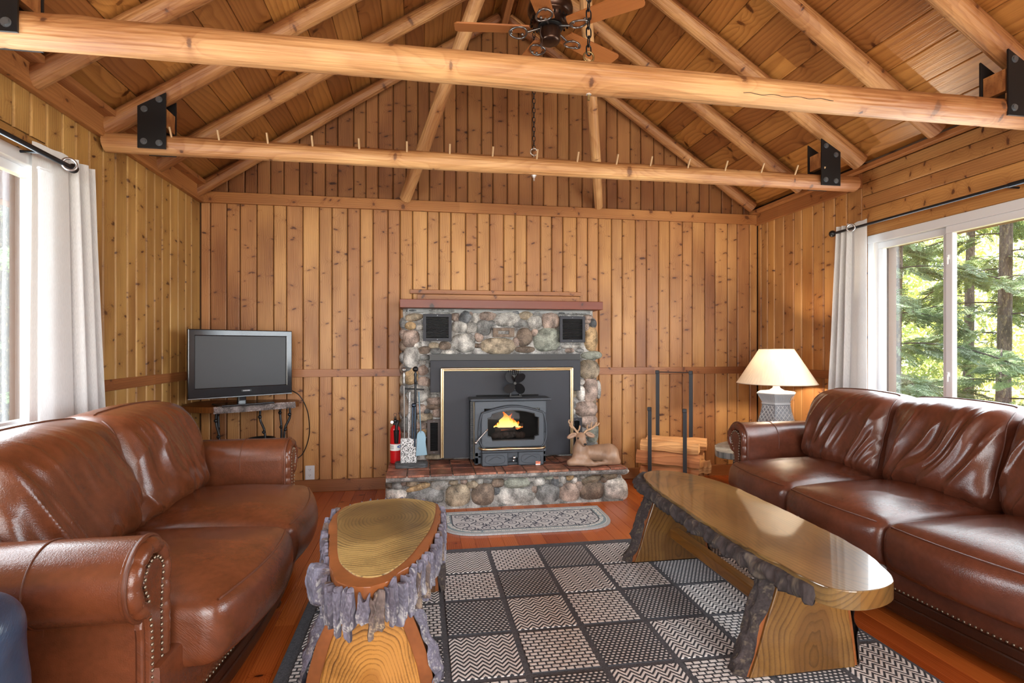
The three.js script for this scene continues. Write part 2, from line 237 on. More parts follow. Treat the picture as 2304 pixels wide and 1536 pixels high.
// ceiling planks on two slopes
{
  const g = struct('ceiling', 'sloped ceiling of wide varnished pine planks under the log rafters'), ang = Math.atan(RS), W = .1675;
  const half = (XR - XL) / 2 / Math.cos(ang);
  const rb = []; for (const s of [-1, 1]) { const b = bx(half + .35, .08, ZR - ZB + .9, 0, 0, 0); place(b, [s * (half + .3) / 2 * Math.cos(ang), -(half + .3) / 2 * Math.sin(ang), 0], [0, 0, -s * ang]); b.translate(XM, RY + .085, (ZB + ZR) / 2); rb.push(b); }
  mesh('roof_deck', cat(rb), outside, g);
  for (const s of [-1, 1]) for (let k = 0; k < 17; k++) {
    const off = s < 0 ? .105 : .1; const d0 = k === 0 ? 0 : off + (k - 1) * W, d1 = Math.min(off + k * W, half + .02); if (d0 >= d1) continue;
    const w = d1 - d0, dc = (d0 + d1) / 2; let z = ZB - .02, first = true;
    while (z < ZR) { let L = Math.min(first ? rr(1.2, 2.7) : rr(1.8, 2.75), ZR + .02 - z); first = false;
      const geo = boardGeo(w, 0, L, 0, L, .02, .004, rr(w / 2 + .02, 1.4 - w / 2 - .02), rr(0, 2.8 - L), .001); geo.rotateX(Math.PI / 2); geo.rotateZ(-s * ang);
      mesh('plank', geo, pick(M.ceil), g, [XM + s * dc * Math.cos(ang), RY - dc * Math.sin(ang), z]); z += L; } }
}
// windows
function windowUnit(n, label, x, dir, op, mulls, depth = .13) {
  const g = struct('window_' + n, label), [z0, z1, y0, y1] = op, xc = x - dir * .025, fr = [], zc = (z0 + z1) / 2;
  const bar = (w, h, d, px, py, pz) => fr.push(rbx(w, h, d, .004, px, py, pz));
  bar(.08, .055, z1 - z0, xc, y1 - .0275, zc); bar(.08, .055, z1 - z0, xc, y0 + .0275, zc); bar(.077, y1 - y0 - .104, .05, xc, (y0 + y1) / 2, z0 + .025); bar(.077, y1 - y0 - .104, .05, xc, (y0 + y1) / 2, z1 - .025);
  mesh('frame', cat(fr), M.white, g);
  const xo = x - dir * .1; if (n > 1) mesh('exterior_trim', cat([rbx(.06, y1 - y0, .05, .003, xo, (y0 + y1) / 2, z0 + .06), rbx(.06, y1 - y0, .05, .003, xo, (y0 + y1) / 2, z1 - .06), rbx(.06, .05, z1 - z0, .003, xo - dir * .004, y1 - .06, zc)]), outside, g);
  const edges = [z0 + .045, ...mulls, z1 - .045];
  for (let i = 0; i + 1 < edges.length; i++) {
    const a = edges[i], b = edges[i + 1], off = xc + dir * (i % 2 ? .014 : -.014), s = [], w = .042;
    s.push(rbx(.035, w, b - a, .004, off, y0 + .075, (a + b) / 2), rbx(.035, w, b - a, .004, off, y1 - .075, (a + b) / 2), rbx(.033, y1 - y0 - .19, w - .001, .004, off, (y0 + y1) / 2, a + w / 2), rbx(.033, y1 - y0 - .19, w - .001, .004, off, (y0 + y1) / 2, b - w / 2));
    const sm = mesh('sash', cat(s), M.white, g);
    mesh('pane', bx(.005, y1 - y0 - .15, b - a - .05, off, (y0 + y1) / 2, (a + b) / 2), M.glass, sm);
  }
  return g;
}
windowUnit(1, 'white framed window in the left wall', XL, 1, WL, [-2.02]);
const win2 = windowUnit(2, 'wide white framed sliding window in the right wall', XR, -1, WR, [-2.72, -1.5]);
for (const y of [1.66, .98]) { const h = cat([rbx(.02, .07, .02, .006, 0, 0, 0), rbx(.018, .03, .016, .005, -.014, .01, .004), rbx(.012, .045, .012, .004, -.02, -.012, .004)]); mesh('latch', h, M.white, win2, [XR + .005, y, -2.705]); }
// ------------------------------------------------------------------ logs
function logGeo(a, b, r0, r1, sd = 1, nu = 18, nv = 0) {
  const A = V(a), B = V(b), D = B.clone().sub(A), L = D.length(); D.normalize(); nv = nv || Math.max(14, Math.round(L * 14));
  const up = Math.abs(D.y) > .9 ? new THREE.Vector3(1, 0, 0) : new THREE.Vector3(0, 1, 0), U = up.clone().cross(D).normalize(), W = D.clone().cross(U);
  const kn = []; for (let k = 0; k < L * 3; k++) kn.push([rnd(), rnd() * 6.283, rr(.002, .005)]);
  const uo = rr(0, .2), vo = rr(0, Math.max(.05, 3.5 - L));
  const body = grid(nu, nv, (u, v) => {
    const th = u * Math.PI * 2; let r = lerp(r0, r1, v) + .012 * (f3(Math.cos(th) * .8 + sd * 7.3, Math.sin(th) * .8, v * L * 2.2, 3) - .5);
    for (const [kv, kt, ka] of kn) { const dv = (v - kv) * L, dt = Math.atan2(Math.sin(th - kt), Math.cos(th - kt)) * r; r += ka * Math.exp(-(dv * dv + dt * dt) / .0006); }
    const p = A.clone().addScaledVector(D, v * L).addScaledVector(U, Math.cos(th) * r).addScaledVector(W, Math.sin(th) * r); return [p.x, p.y, p.z];
  }, [1, 1], true);
  const uv = body.attributes.uv; for (let i = 0; i < uv.count; i++) uv.setXY(i, uo + uv.getX(i) * 6.283 * r0, vo + uv.getY(i) * Math.min(L, 3.45));
  const p = body.attributes.position, cap = (j, c, flip) => { const F = []; for (let i = 0; i < nu; i++) { const q = (k) => { const n = j * (nu + 1) + k; return [p.getX(n), p.getY(n), p.getZ(n), .1 + .01 * k, .1]; }; const t = [[...c, .12, .12], q(i), q(i + 1)]; F.push(flip ? t.reverse() : t); } return faces(F); };
  return cat([body, cap(0, a, false), cap(nv, b, true)]);
}
const rafY = (x) => 3.873 - RS * Math.abs(x - XM);
const RZ = [-4.42, -3.8, -3.22, -2.67, -2.13, -1.55, -.98, -.4, .2, .8, 1.4, 2.0];
const rafWhere = ['tucked against the gable wall', 'between the gable wall and the pegged beam', 'bolted to the pegged tie beam', 'between the two tie beams', 'bolted to the thick near tie beam', 'just in front of the near tie beam', 'second in front of the near tie beam', 'third in front of the near tie beam'];
RZ.forEach((z, i) => { for (const s of [-1, 1]) {
  if (i > 7) continue;
  const xe = s < 0 ? -1.672 : 2.9, xt = XM + s * .045, r = i === 0 ? .042 : .05;
  solo('log_rafter', logGeo([xe, rafY(xe), z], [xt, rafY(xt), z], r + .004, r - .003, i * 2 + s), M.log[i < 1 ? 2 : 1], `peeled log rafter on the ${s < 0 ? 'left' : 'right'} ceiling slope, ${rafWhere[i]}`, 'rafter', null, null, 'peeled log rafters under the plank ceiling'); } });
solo('ridge_board', rbx(.05, .16, ZR - ZB, .004, XM, RY - .09, (ZB + ZR) / 2), M.trim[0], 'dark narrow ridge board at the ceiling peak between rafter tops', 'beam');
// inclined braces from the crown board up to the ridge
solo('log_brace', logGeo([-.13, 2.345, -4.47], [.62, 3.82, -2.55], .046, .044, 31), M.log[0], 'slanting pole brace rising from the left of the crown board towards the fan', 'brace');
solo('log_brace', logGeo([1.493, 2.345, -4.47], [.72, 3.82, -2.55], .037, .04, 37), M.log[0], 'slender pole brace rising behind the chain to the right of the fan', 'brace');
// tie beams
const beamFar = thing('tie_beam', 'peeled log tie beam studded with a row of wooden pegs', 'beam', [0, 0, 0]);
mesh('log', logGeo([-1.66, 2.24, -3.22], [2.86, 2.235, -3.22], .052, .048, 51, 22), M.log[0], beamFar);
const pegM = std({ color: lin(.42, .26, .13), roughness: .6 });
for (const x of [-1.321, -1.084, -.834, -.599, -.347, -.082, .162, .413, .678, .928, 1.176, 1.395, 1.643, 1.896, 2.147, 2.387, 2.581]) mesh('peg', rod([x, 2.255, -3.19], [x, 2.318, -3.152], .0055, 8), pegM, beamFar);
const beamNear = thing('tie_beam', 'thick pale log tie beam crossing nearest the viewer', 'beam');
mesh('log', logGeo([-1.66, 2.24, -2.13], [2.95, 2.235, -2.13], .06, .062, 53, 26), M.log[0], beamNear);
mesh('crack', (() => { const p = []; for (let i = 0; i <= 14; i++) p.push([1.32 + i * .03, 2.205 + .003 * Math.sin(i * 1.7), -2.13 + .0545]); return tube(p, .0011, 40, 5); })(), M.black, beamNear);
// steel brackets
const boltM = std({ color: lin(.14, .15, .16), roughness: .35, metalness: .6 });
function bracket(x, z, s, label, yb = 2.2) {
  const g = thing('steel_bracket', label, 'bracket', [x, 0, z]);
  const w = .138, hIn = 2.5, hOut = 2.42; // taller towards the room centre
  const L = s < 0 ? hOut : hIn, Rr = s < 0 ? hIn : hOut;
  for (const dz of [.058, -.066]) { const e = extr(shape([[-w / 2, yb], [w / 2, yb], [w / 2, Rr], [-w / 2, L]]), .007, .001); e.translate(0, 0, dz); mesh('plate', e, M.black, g); }
  for (const [bx0, by] of [[-.038, yb + .035], [.036, yb + .03], [-.036, (s < 0 ? 2.405 : 2.455)], [.036, (s < 0 ? 2.46 : 2.4)]]) { const c = cat([place(cyl(.013, .013, .008, 0, 0, 0, 6), [0, 0, .069], [Math.PI / 2, 0, 0]), place(cyl(.017, .017, .003, 0, 0, 0, 14), [0, 0, .066], [Math.PI / 2, 0, 0])]); mesh('bolt', c, boltM, g, [bx0, by, 0]); }
  mesh('spacer', bx(.03, hOut - yb - .12, .1, s < 0 ? .05 : -.045, (yb + hOut) / 2 + .06, -.005), M.trim[1], g);
}
bracket(-1.408, -3.22, -1, 'black steel bracket at the left end of the pegged beam');
bracket(2.627, -3.22, 1, 'black steel bracket at the right end of the pegged beam');
bracket(-1.4, -2.13, -1, 'black steel bracket at the top left corner of the photo');
bracket(2.69, -2.13, 1, 'black steel bracket at the right end of the thick near beam');
// chains
function linkGeo(l, w, r) { const p = []; for (let i = 0; i < 16; i++) { const t = i / 16 * Math.PI * 2; p.push([Math.cos(t) * w, Math.sign(Math.sin(t)) * Math.pow(Math.abs(Math.sin(t)), .6) * l, 0]); } return tube(p, r, 28, 6, true); }
function chain(z, label, L, w, r, eyeM) {
  const g = thing('hanging_chain', label, 'chain', [XM, 0, z]); const lk = linkGeo(L, w, r), bead = place(new THREE.TorusGeometry(w * .75, r * .9, 6, 10), [0, 0, 0], [Math.PI / 2, 0, 0]);
  mesh('eye_bolt', cat([place(new THREE.TorusGeometry(.021, .004, 8, 24), [0, 2.325, 0]), rod([0, 2.15, 0], [0, 2.305, 0], .005, 10)]), eyeM, g);
  mesh('nut', cat([cyl(.011, .011, .01, 0, 2.176, 0, 6), cyl(.016, .016, .003, 0, 2.182, 0, 14), cyl(.0045, .0045, .02, 0, 2.166, 0, 8)]), std({ color: lin(.75, .76, .78), roughness: .35, metalness: .8 }), g);
  let y = 2.335 + L * .8, k = 0; while (y < 3.8) { mesh('link', lk, M.iron, g, [0, y, 0], [0, k % 2 ? Math.PI / 2 : .35, 0]); y += L * 1.72; k++; }
}
chain(-3.22, 'thin steel chain dropping to the pegged beam', .0165, .0085, .0021, std({ color: lin(.6, .6, .6), roughness: .3, metalness: .9 }));
chain(-2.13, 'heavy steel chain dropping to the thick near beam', .021, .0115, .003, std({ color: lin(.3, .22, .1), roughness: .4, metalness: .9 }));
// ------------------------------------------------------------------ ceiling fan
{
  const g = thing('ceiling_fan', 'bronze five-blade ceiling fan with oak blades hanging from the ridge', 'fan', [XM, 0, -2.8]);
  const bronze = std({ color: lin(.06, .035, .026), roughness: .28, metalness: .85 }), dark = std({ color: lin(.012, .011, .011), roughness: .5, metalness: .4 }), pewter = std({ color: lin(.2, .19, .19), roughness: .28, metalness: .9 });
  const blade = std({ map: T.floor, color: lin(.85, 1.02, 1.15), roughness: .4 });
  mesh('motor_housing', lathe([[.001, 2.985], [.05, 2.985], [.09, 2.975], [.114, 2.95], [.12, 2.925], [.118, 2.905], [.105, 2.892], [.1, 2.885], [.103, 2.875], [.096, 2.855], [.078, 2.84], [.06, 2.836], [.001, 2.836]], 48), bronze, g);
  for (let k = 0; k < 24; k++) { const a = k / 24 * Math.PI * 2; mesh('vent_slot', place(bx(.006, .03, .008), [Math.cos(a) * .1, 2.866, Math.sin(a) * .1], [0, -a, .35]), dark, g); }
  mesh('switch_housing', lathe([[.001, 2.825], [.05, 2.825], [.054, 2.82], [.056, 2.8], [.053, 2.765], [.047, 2.752], [.03, 2.749], [.001, 2.748]], 40), bronze, g);
  mesh('flywheel', lathe([[.001, 2.84], [.066, 2.84], [.066, 2.824], [.001, 2.824]], 40), dark, g);
  mesh('downrod', cyl(.013, .013, .95, 0, 3.4, 0, 14), bronze, g); mesh('canopy', lathe([[.001, 3.8], [.065, 3.8], [.06, 3.77], [.03, 3.74], [.001, 3.74]], 28), bronze, g);
  const bs = new THREE.Shape(); bs.moveTo(.0, -.045); bs.lineTo(.36, -.058); bs.quadraticCurveTo(.385, -.058, .387, -.03); bs.lineTo(.387, .03); bs.quadraticCurveTo(.385, .058, .36, .058); bs.lineTo(0, .045); bs.quadraticCurveTo(-.02, 0, 0, -.045);
  const bg = extr(bs, .006, .001, 10); { const uv = bg.attributes.uv, p = bg.attributes.position; for (let i = 0; i < uv.count; i++) uv.setXY(i, p.getY(i) + .2, p.getX(i) * .6 + .3); } bg.rotateX(Math.PI / 2); bg.rotateX(-.19); bg.translate(.115, 0, 0);
  const ring = (() => { const p = []; for (let i = 0; i < 20; i++) { const t = i / 20 * Math.PI * 2, q = Math.cos(t); p.push([.17 + .046 * q, -.024 - .007 * Math.sin(t), .04 * Math.sin(t) * (1 - .25 * q)]); } const r = tube(p, .0052, 40, 8, true); return cat([r, rod([.05, .004, 0], [.13, -.022, 0], .006, 8), sph(.008, .205, -.02, .014, 8, 6), sph(.008, .205, -.02, -.014, 8, 6), sph(.008, .145, -.02, .02, 8, 6)]); })();
  for (let k = 0; k < 5; k++) { const a = (186 + 72 * k) * Math.PI / 180; const b = mesh('blade', bg, blade, g, [0, 2.823, 0], [0, -a, 0]); mesh('blade_iron', ring, pewter, b); }
  mesh('pull_chain', cat([rod([-.05, 2.755, .03], [-.05, 2.6, .03], .0012, 5), tube([[-.055, 2.815, .03], [-.06, 2.78, .03], [-.05, 2.755, .03]], .003, 8, 6)]), pewter, g);
}
// ------------------------------------------------------------------ fireplace: stones as [x, y, half width, half height, turn, tone]
const fireStones = [[-0.06,1.385,0.067,0.03,8,'t'],[-0.086,1.317,0.041,0.03,0,'y'],[-0.015,1.302,0.028,0.024,0,'l'],[-0.082,1.214,0.063,0.064,0,'p'],[-0.079,1.067,0.06,0.085,0,'l'],[-0.067,1.436,0.052,0.011,0,'d'],[0.117,1.438,0.091,0.015,0,'g'],[0.238,1.436,0.034,0.014,0,'g'],[0.267,1.39,0.032,0.032,0,'p'],[0.349,1.389,0.045,0.055,-25,'d'],[0.429,1.386,0.026,0.042,0,'l'],[0.39,1.418,0.019,0.019,0,'p'],[0.527,1.4,0.069,0.039,0,'p'],[0.688,1.379,0.101,0.058,5,'l'],[0.755,1.429,0.033,0.017,0,'d'],[0.841,1.409,0.056,0.035,0,'t'],[0.935,1.425,0.036,0.02,0,'g'],[0.791,1.34,0.057,0.035,0,'g'],[0.915,1.351,0.06,0.057,0,'l'],[1.048,1.363,0.071,0.066,0,'p'],[1.138,1.43,0.041,0.011,0,'d'],[1.244,1.426,0.074,0.011,0,'g'],[0.563,1.342,0.039,0.022,0,'g'],[0.496,1.301,0.058,0.06,0,'g'],[0.399,1.303,0.04,0.045,0,'l'],[0.299,1.314,0.063,0.048,0,'l'],[0.334,1.186,0.091,0.075,0,'l'],[0.457,1.227,0.035,0.037,0,'p'],[0.452,1.16,0.033,0.019,0,'b'],[0.61,1.158,0.135,0.067,0,'t'],[0.831,1.228,0.06,0.074,0,'b'],[0.919,1.262,0.029,0.036,0,'p'],[0.763,1.189,0.028,0.038,0,'p'],[1.024,1.205,0.113,0.093,0,'r'],[0.835,1.129,0.08,0.027,0,'b'],[1.117,1.142,0.024,0.02,0,'g'],[0.098,1.16,0.042,0.023,0,'t'],[0.185,1.159,0.046,0.032,0,'b'],[0.022,1.125,0.045,0.03,0,'b'],[0.113,1.116,0.042,0.024,0,'g'],[0.211,1.104,0.053,0.019,0,'w'],[0.026,1.066,0.039,0.023,0,'g'],[1.187,1.154,0.045,0.017,0,'l'],[1.281,1.156,0.049,0.02,0,'l'],[1.215,1.121,0.039,0.021,0,'p'],[1.298,1.118,0.037,0.016,0,'g'],[1.368,1.398,0.037,0.022,0,'p'],[1.368,1.362,0.033,0.018,0,'p'],[1.357,1.31,0.025,0.034,0,'p'],[1.414,1.346,0.032,0.036,0,'d'],[1.397,1.218,0.055,0.1,0,'y'],[1.401,1.078,0.083,0.036,0,'r'],[1.38,0.958,0.09,0.076,0,'t'],[0.049,1.006,0.023,0.024,0,'g'],[-0.108,0.972,0.045,0.03,0,'g'],[0.011,1.025,0.03,0.021,0,'l'],[-0.034,1.169,0.037,0.027,0,'w'],[0.967,1.452,0.048,0.011,0,'g'],[0.602,1.443,0.094,0.009,0,'g'],[1.318,1.425,0.05,0.011,0,'g'],[-0.081,0.916,0.055,0.065,0,'y'],[0.012,0.963,0.038,0.041,0,'p'],[0.021,0.871,0.05,0.042,0,'p'],[-0.008,0.779,0.073,0.067,15,'l'],[-0.139,0.816,0.029,0.035,0,'g'],[0.097,0.718,0.056,0.034,0,'p'],[0.092,0.671,0.056,0.023,0,'b'],[-0.017,0.655,0.055,0.038,0,'p'],[0.036,0.636,0.029,0.024,0,'d'],[0.027,0.595,0.059,0.034,0,'t'],[-0.014,0.525,0.058,0.03,0,'p'],[-0.136,0.681,0.032,0.077,0,'b'],[0.009,0.465,0.038,0.03,0,'y'],[0.015,0.399,0.032,0.033,0,'b'],[0.121,0.622,0.035,0.036,0,'p'],[0.009,0.334,0.053,0.03,0,'t'],[0.092,0.275,0.065,0.021,0,'t'],[-0.13,0.539,0.032,0.053,0,'g'],[-0.124,0.421,0.035,0.053,0,'p'],[0.103,0.76,0.035,0.018,0,'l'],[-0.061,0.301,0.041,0.03,0,'g'],[0.21,0.268,0.053,0.018,0,'b'],[1.314,0.856,0.03,0.024,0,'w'],[1.394,0.788,0.057,0.09,0,'p'],[1.464,0.79,0.022,0.077,0,'l'],[1.311,0.764,0.041,0.059,0,'w'],[1.235,0.762,0.034,0.032,0,'t'],[1.357,0.635,0.092,0.061,0,'p'],[1.238,0.666,0.033,0.029,0,'g'],[1.235,0.609,0.03,0.029,0,'l'],[1.377,0.529,0.076,0.052,0,'p'],[1.414,0.426,0.048,0.083,0,'r'],[1.401,0.324,0.057,0.038,0,'g'],[1.262,0.29,0.059,0.038,0,'l'],[1.065,0.271,0.045,0.016,0,'b'],[1.248,0.545,0.039,0.038,0,'d'],[1.176,0.254,0.059,0.022,0,'g']];
const hearthStones = [[-0.226,0.177,0.023,0.031,0,'b'],[-0.171,0.173,0.035,0.033,0,'g'],[-0.125,0.185,0.019,0.022,0,'p'],[-0.067,0.188,0.043,0.03,0,'t'],[-0.026,0.147,0.082,0.027,14,'y'],[0.125,0.167,0.061,0.046,0,'l'],[-0.175,0.106,0.069,0.039,0,'w'],[0.027,0.088,0.131,0.06,-4,'g'],[0.259,0.077,0.089,0.086,0,'t'],[0.44,0.077,0.087,0.085,0,'b'],[0.541,0.101,0.023,0.032,0,'d'],[0.227,0.176,0.033,0.02,0,'t'],[0.299,0.183,0.024,0.026,0,'p'],[0.363,0.153,0.04,0.028,0,'t'],[0.42,0.186,0.026,0.031,0,'l'],[0.476,0.184,0.034,0.028,0,'g'],[0.55,0.161,0.042,0.036,0,'b'],[0.689,0.163,0.091,0.047,0,'r'],[0.677,0.054,0.153,0.063,0,'l'],[0.537,0.001,0.02,0.023,0,'d'],[0.789,0.18,0.032,0.024,0,'l'],[0.855,0.155,0.049,0.034,0,'l'],[0.822,0.101,0.021,0.026,0,'p'],[0.923,0.191,0.038,0.025,0,'r'],[0.923,0.063,0.091,0.076,0,'g'],[0.977,0.147,0.03,0.037,0,'d'],[1.041,0.165,0.021,0.033,0,'l'],[1.092,0.18,0.03,0.025,0,'y'],[1.119,0.156,0.028,0.025,0,'w'],[1.084,0.06,0.075,0.07,0,'p'],[1.156,0.103,0.03,0.041,0,'p'],[1.26,0.157,0.078,0.028,10,'t'],[1.26,0.065,0.091,0.072,0,'b'],[1.403,0.18,0.057,0.032,0,'t'],[1.443,0.074,0.092,0.092,0,'w'],[1.5,0.206,0.049,0.022,0,'l'],[1.299,0.197,0.043,0.015,0,'b'],[1.351,0.153,0.024,0.025,0,'b'],[1.377,0.006,0.016,0.018,0,'b'],[0.982,0.18,0.022,0.016,0,'p'],[1.186,0.18,0.022,0.02,0,'l'],[0.739,0.198,0.025,0.016,0,'p'],[0.339,0.194,0.018,0.021,0,'l'],[0.267,0.209,0.018,0.018,0,'p'],[0.085,0.196,0.024,0.014,0,'t'],[0.164,0.193,0.022,0.014,0,'b'],[-0.001,0.195,0.03,0.014,0,'b'],[0.607,0.195,0.021,0.019,0,'g'],[1.016,0.125,0.025,0.02,0,'g']];
T.stone = scaled(tex(512, 512, (u, v, o) => { const a = f2w(u, v, 9, 9, 5), b = n2w(u, v, 150, 150), c = n2w(u, v, 70, 70); let t = .7 + (a - .5) * .7 + (b > .74 ? -.12 : b < .18 ? .08 : 0) + (c - .5) * .14; o[0] = o[1] = o[2] = 255 * clamp(t, .15, 1); }), .45, .45);
T.stoneB = scaled(tex(256, 256, (u, v, o) => { o[0] = o[1] = o[2] = 255 * (f2w(u, v, 14, 14, 5) * .7 + n2w(u, v, 110, 110) * .3); }, false), .3, .3);
const stoneC = { w: [.72, .68, .62], l: [.52, .5, .46], t: [.42, .34, .24], p: [.46, .35, .29], g: [.28, .28, .27], d: [.17, .18, .19], b: [.27, .2, .15], y: [.56, .38, .2], r: [.34, .36, .3] };
const stoneM = {}; for (const k in stoneC) stoneM[k] = std({ map: T.stone, color: lin(...stoneC[k].map((c) => c * 1.5)), roughness: .75, bumpMap: T.stoneB, bumpScale: .006 });
const mortarM = std({ map: T.stone, color: lin(.62, .6, .57), roughness: .95, bumpMap: T.stoneB, bumpScale: .01 });
function stoneGeo(rx, ry, depth, sd, pw = 2.5) {
  const nu = 22, rings = [0, .35, .62, .82, .94, 1.0, 1.0];
  const g = grid(nu, 6, (u, v) => { const k = Math.round(v * 6), q = rings[k], th = u * Math.PI * 2, c = Math.cos(th), s = Math.sin(th); const e = Math.pow(Math.pow(Math.abs(c), pw) + Math.pow(Math.abs(s), pw), -1 / pw) * (1 + .26 * (n3(c * 1.1 + sd * 5.1, s * 1.1 + 3, sd) - .5)); const b = .012 * (n3(c * q * 2.5 + sd * 3.7, s * q * 2.5, sd * 1.3) - .5) * (depth / .05);
    const z = k === 6 ? -.03 : depth * Math.pow(Math.max(0, 1 - Math.pow(q, 2.4)), .55) + b * (1 - q * .5); return [c * e * q * rx, s * e * q * ry, z]; }, [1, 1], true);
  const p = g.attributes.position, uv = g.attributes.uv, uo = rnd(), vo = rnd(); for (let i = 0; i < p.count; i++) uv.setXY(i, p.getX(i) + uo, p.getY(i) + vo); return g;
}
const fire = thing('stone_fireplace', 'fieldstone fireplace surround with a dark red mantel shelf', 'fireplace');
{
  // mortar core with a rough face
  const core = grid(60, 46, (u, v) => { const x = lerp(-.14, 1.425, u), y = lerp(.253, 1.45, v), edge = Math.min(u, 1 - u, .5) * 60 < .8; return [x + .02 * (n2(y * 14, u * 3) - .5) * (edge ? 1 : 0), y, -4.385 + .016 * (f2(x * 22, y * 22, 3) - .5) - (edge ? .02 : 0)]; }, [1.57, 1.2]);
  mesh('mortar', cat([core, bx(1.545, 1.197, .13, .6425, .8515, -4.4645)]), mortarM, fire);
  fireStones.forEach(([x, y, rx, ry, a, c], i) => mesh('stone', stoneGeo(rx * 1.1, ry * 1.1, Math.min(.07, .022 + .4 * Math.min(rx, ry)), i * 1.37 + 2, c === 'p' && ry > rx * 1.4 ? 4 : 2.5), stoneM[c], fire, [x, y, -4.392], [0, 0, a * Math.PI / 180]));
  for (const sx of [-.145, 1.43]) for (let k = 0; k < 12; k++) { const y = .33 + k * .092; mesh('stone', stoneGeo(.065, .05, .03, k * 2.1 + sx), stoneM[pick(['l', 't', 'p', 'g', 'b'])], fire, [sx, y, -4.455], [0, sx < 0 ? -Math.PI / 2 : Math.PI / 2, 0]); }
  const blk = shape([[-.087, -.037], [.087, -.037], [.087, .037], [-.087, .037]]); blk.holes.push(new THREE.Path([[-.045, -.014], [.045, -.014], [.045, .014], [-.045, .014]].map((p) => new THREE.Vector2(...p)))); mesh('carved_block', place(extr(blk, .03, .004), [.656, 1.266, -4.385]), stoneM.b, fire);
  const mant = std({ map: T.floor, color: lin(.36, .2, .2), roughness: .4 });
  const ledge = (w, h, d, x, y, z, m, n = 'mantel_shelf') => { const b = rbx(w, h, d, .004); const p = b.attributes.position, uv = b.attributes.uv; for (let i = 0; i < p.count; i++) uv.setXY(i, .3 + p.getY(i) + p.getZ(i), .9 + p.getX(i) * .6); mesh(n, b, m, fire, [x, y, z]); };
  ledge(1.62, .066, .27, .646, 1.484, -4.385, mant);
  ledge(1.44, .035, .03, .626, 1.6, ZB + .016, M.trim[0], 'back_strip'); ledge(1.37, .06, .02, .65, 1.55, ZB + .012, M.trim[1], 'back_strip');
  const cement = std({ map: T.stone, color: lin(.62, .64, .64), roughness: .9 }); mesh('cement_cap', rbx(1.5, .03, .16, .008, .64, 1.437, -4.45), cement, fire);
}
const steel = std({ color: lin(.026, .028, .036), roughness: .6, metalness: .2 }), brass = std({ color: lin(.66, .52, .32), roughness: .3, metalness: 1 }), gloss = std({ color: lin(.004, .004, .005), roughness: .45 });
// black louvre vents
function vent(name, label, x0, x1, y0, y1, z, m = steel) {
  const g = thing(name, label, 'vent', [(x0 + x1) / 2, y0, z]), w = x1 - x0, h = y1 - y0;
  const s = shape([[-w / 2, 0], [w / 2, 0], [w / 2, h], [-w / 2, h]]); const q = .024; s.holes.push(new THREE.Path([[-w / 2 + q, q], [w / 2 - q, q], [w / 2 - q, h - q], [-w / 2 + q, h - q]].map((p) => new THREE.Vector2(...p)))); mesh('frame', extr(s, .012, .002), m, g); mesh('backing', bx(w - .04, h - .04, .006, 0, h / 2, -.008), M.black, g);
  const n = Math.round((h - 2 * q) / .0105); for (let k = 0; k < n; k++) mesh('slat', place(bx(w - 2 * q, .002, .011), [0, q + (k + .5) * (h - 2 * q) / n, .002], [.6, 0, 0]), M.black, g);
  for (const y of [q / 2, h - q / 2]) mesh('screw', place(cyl(.004, .004, .004, 0, 0, 0, 8), [0, y, .014], [Math.PI / 2, 0, 0]), boltM, g);
}
vent('wall_vent', 'black louvred vent at the upper left of the fireplace', .012, .235, 1.196, 1.409, -4.345);
vent('wall_vent', 'black louvred vent at the upper right of the fireplace', 1.116, 1.331, 1.187, 1.401, -4.345);
vent('wall_vent', 'brown louvred vent low on the left behind the fire tools', .044, .151, .307, .576, -4.345, std({ color: lin(.07, .05, .045), roughness: .6 }));
vent('wall_vent', 'dark vent low on the right behind the deer', 1.215, 1.305, .335, .565, -4.345);
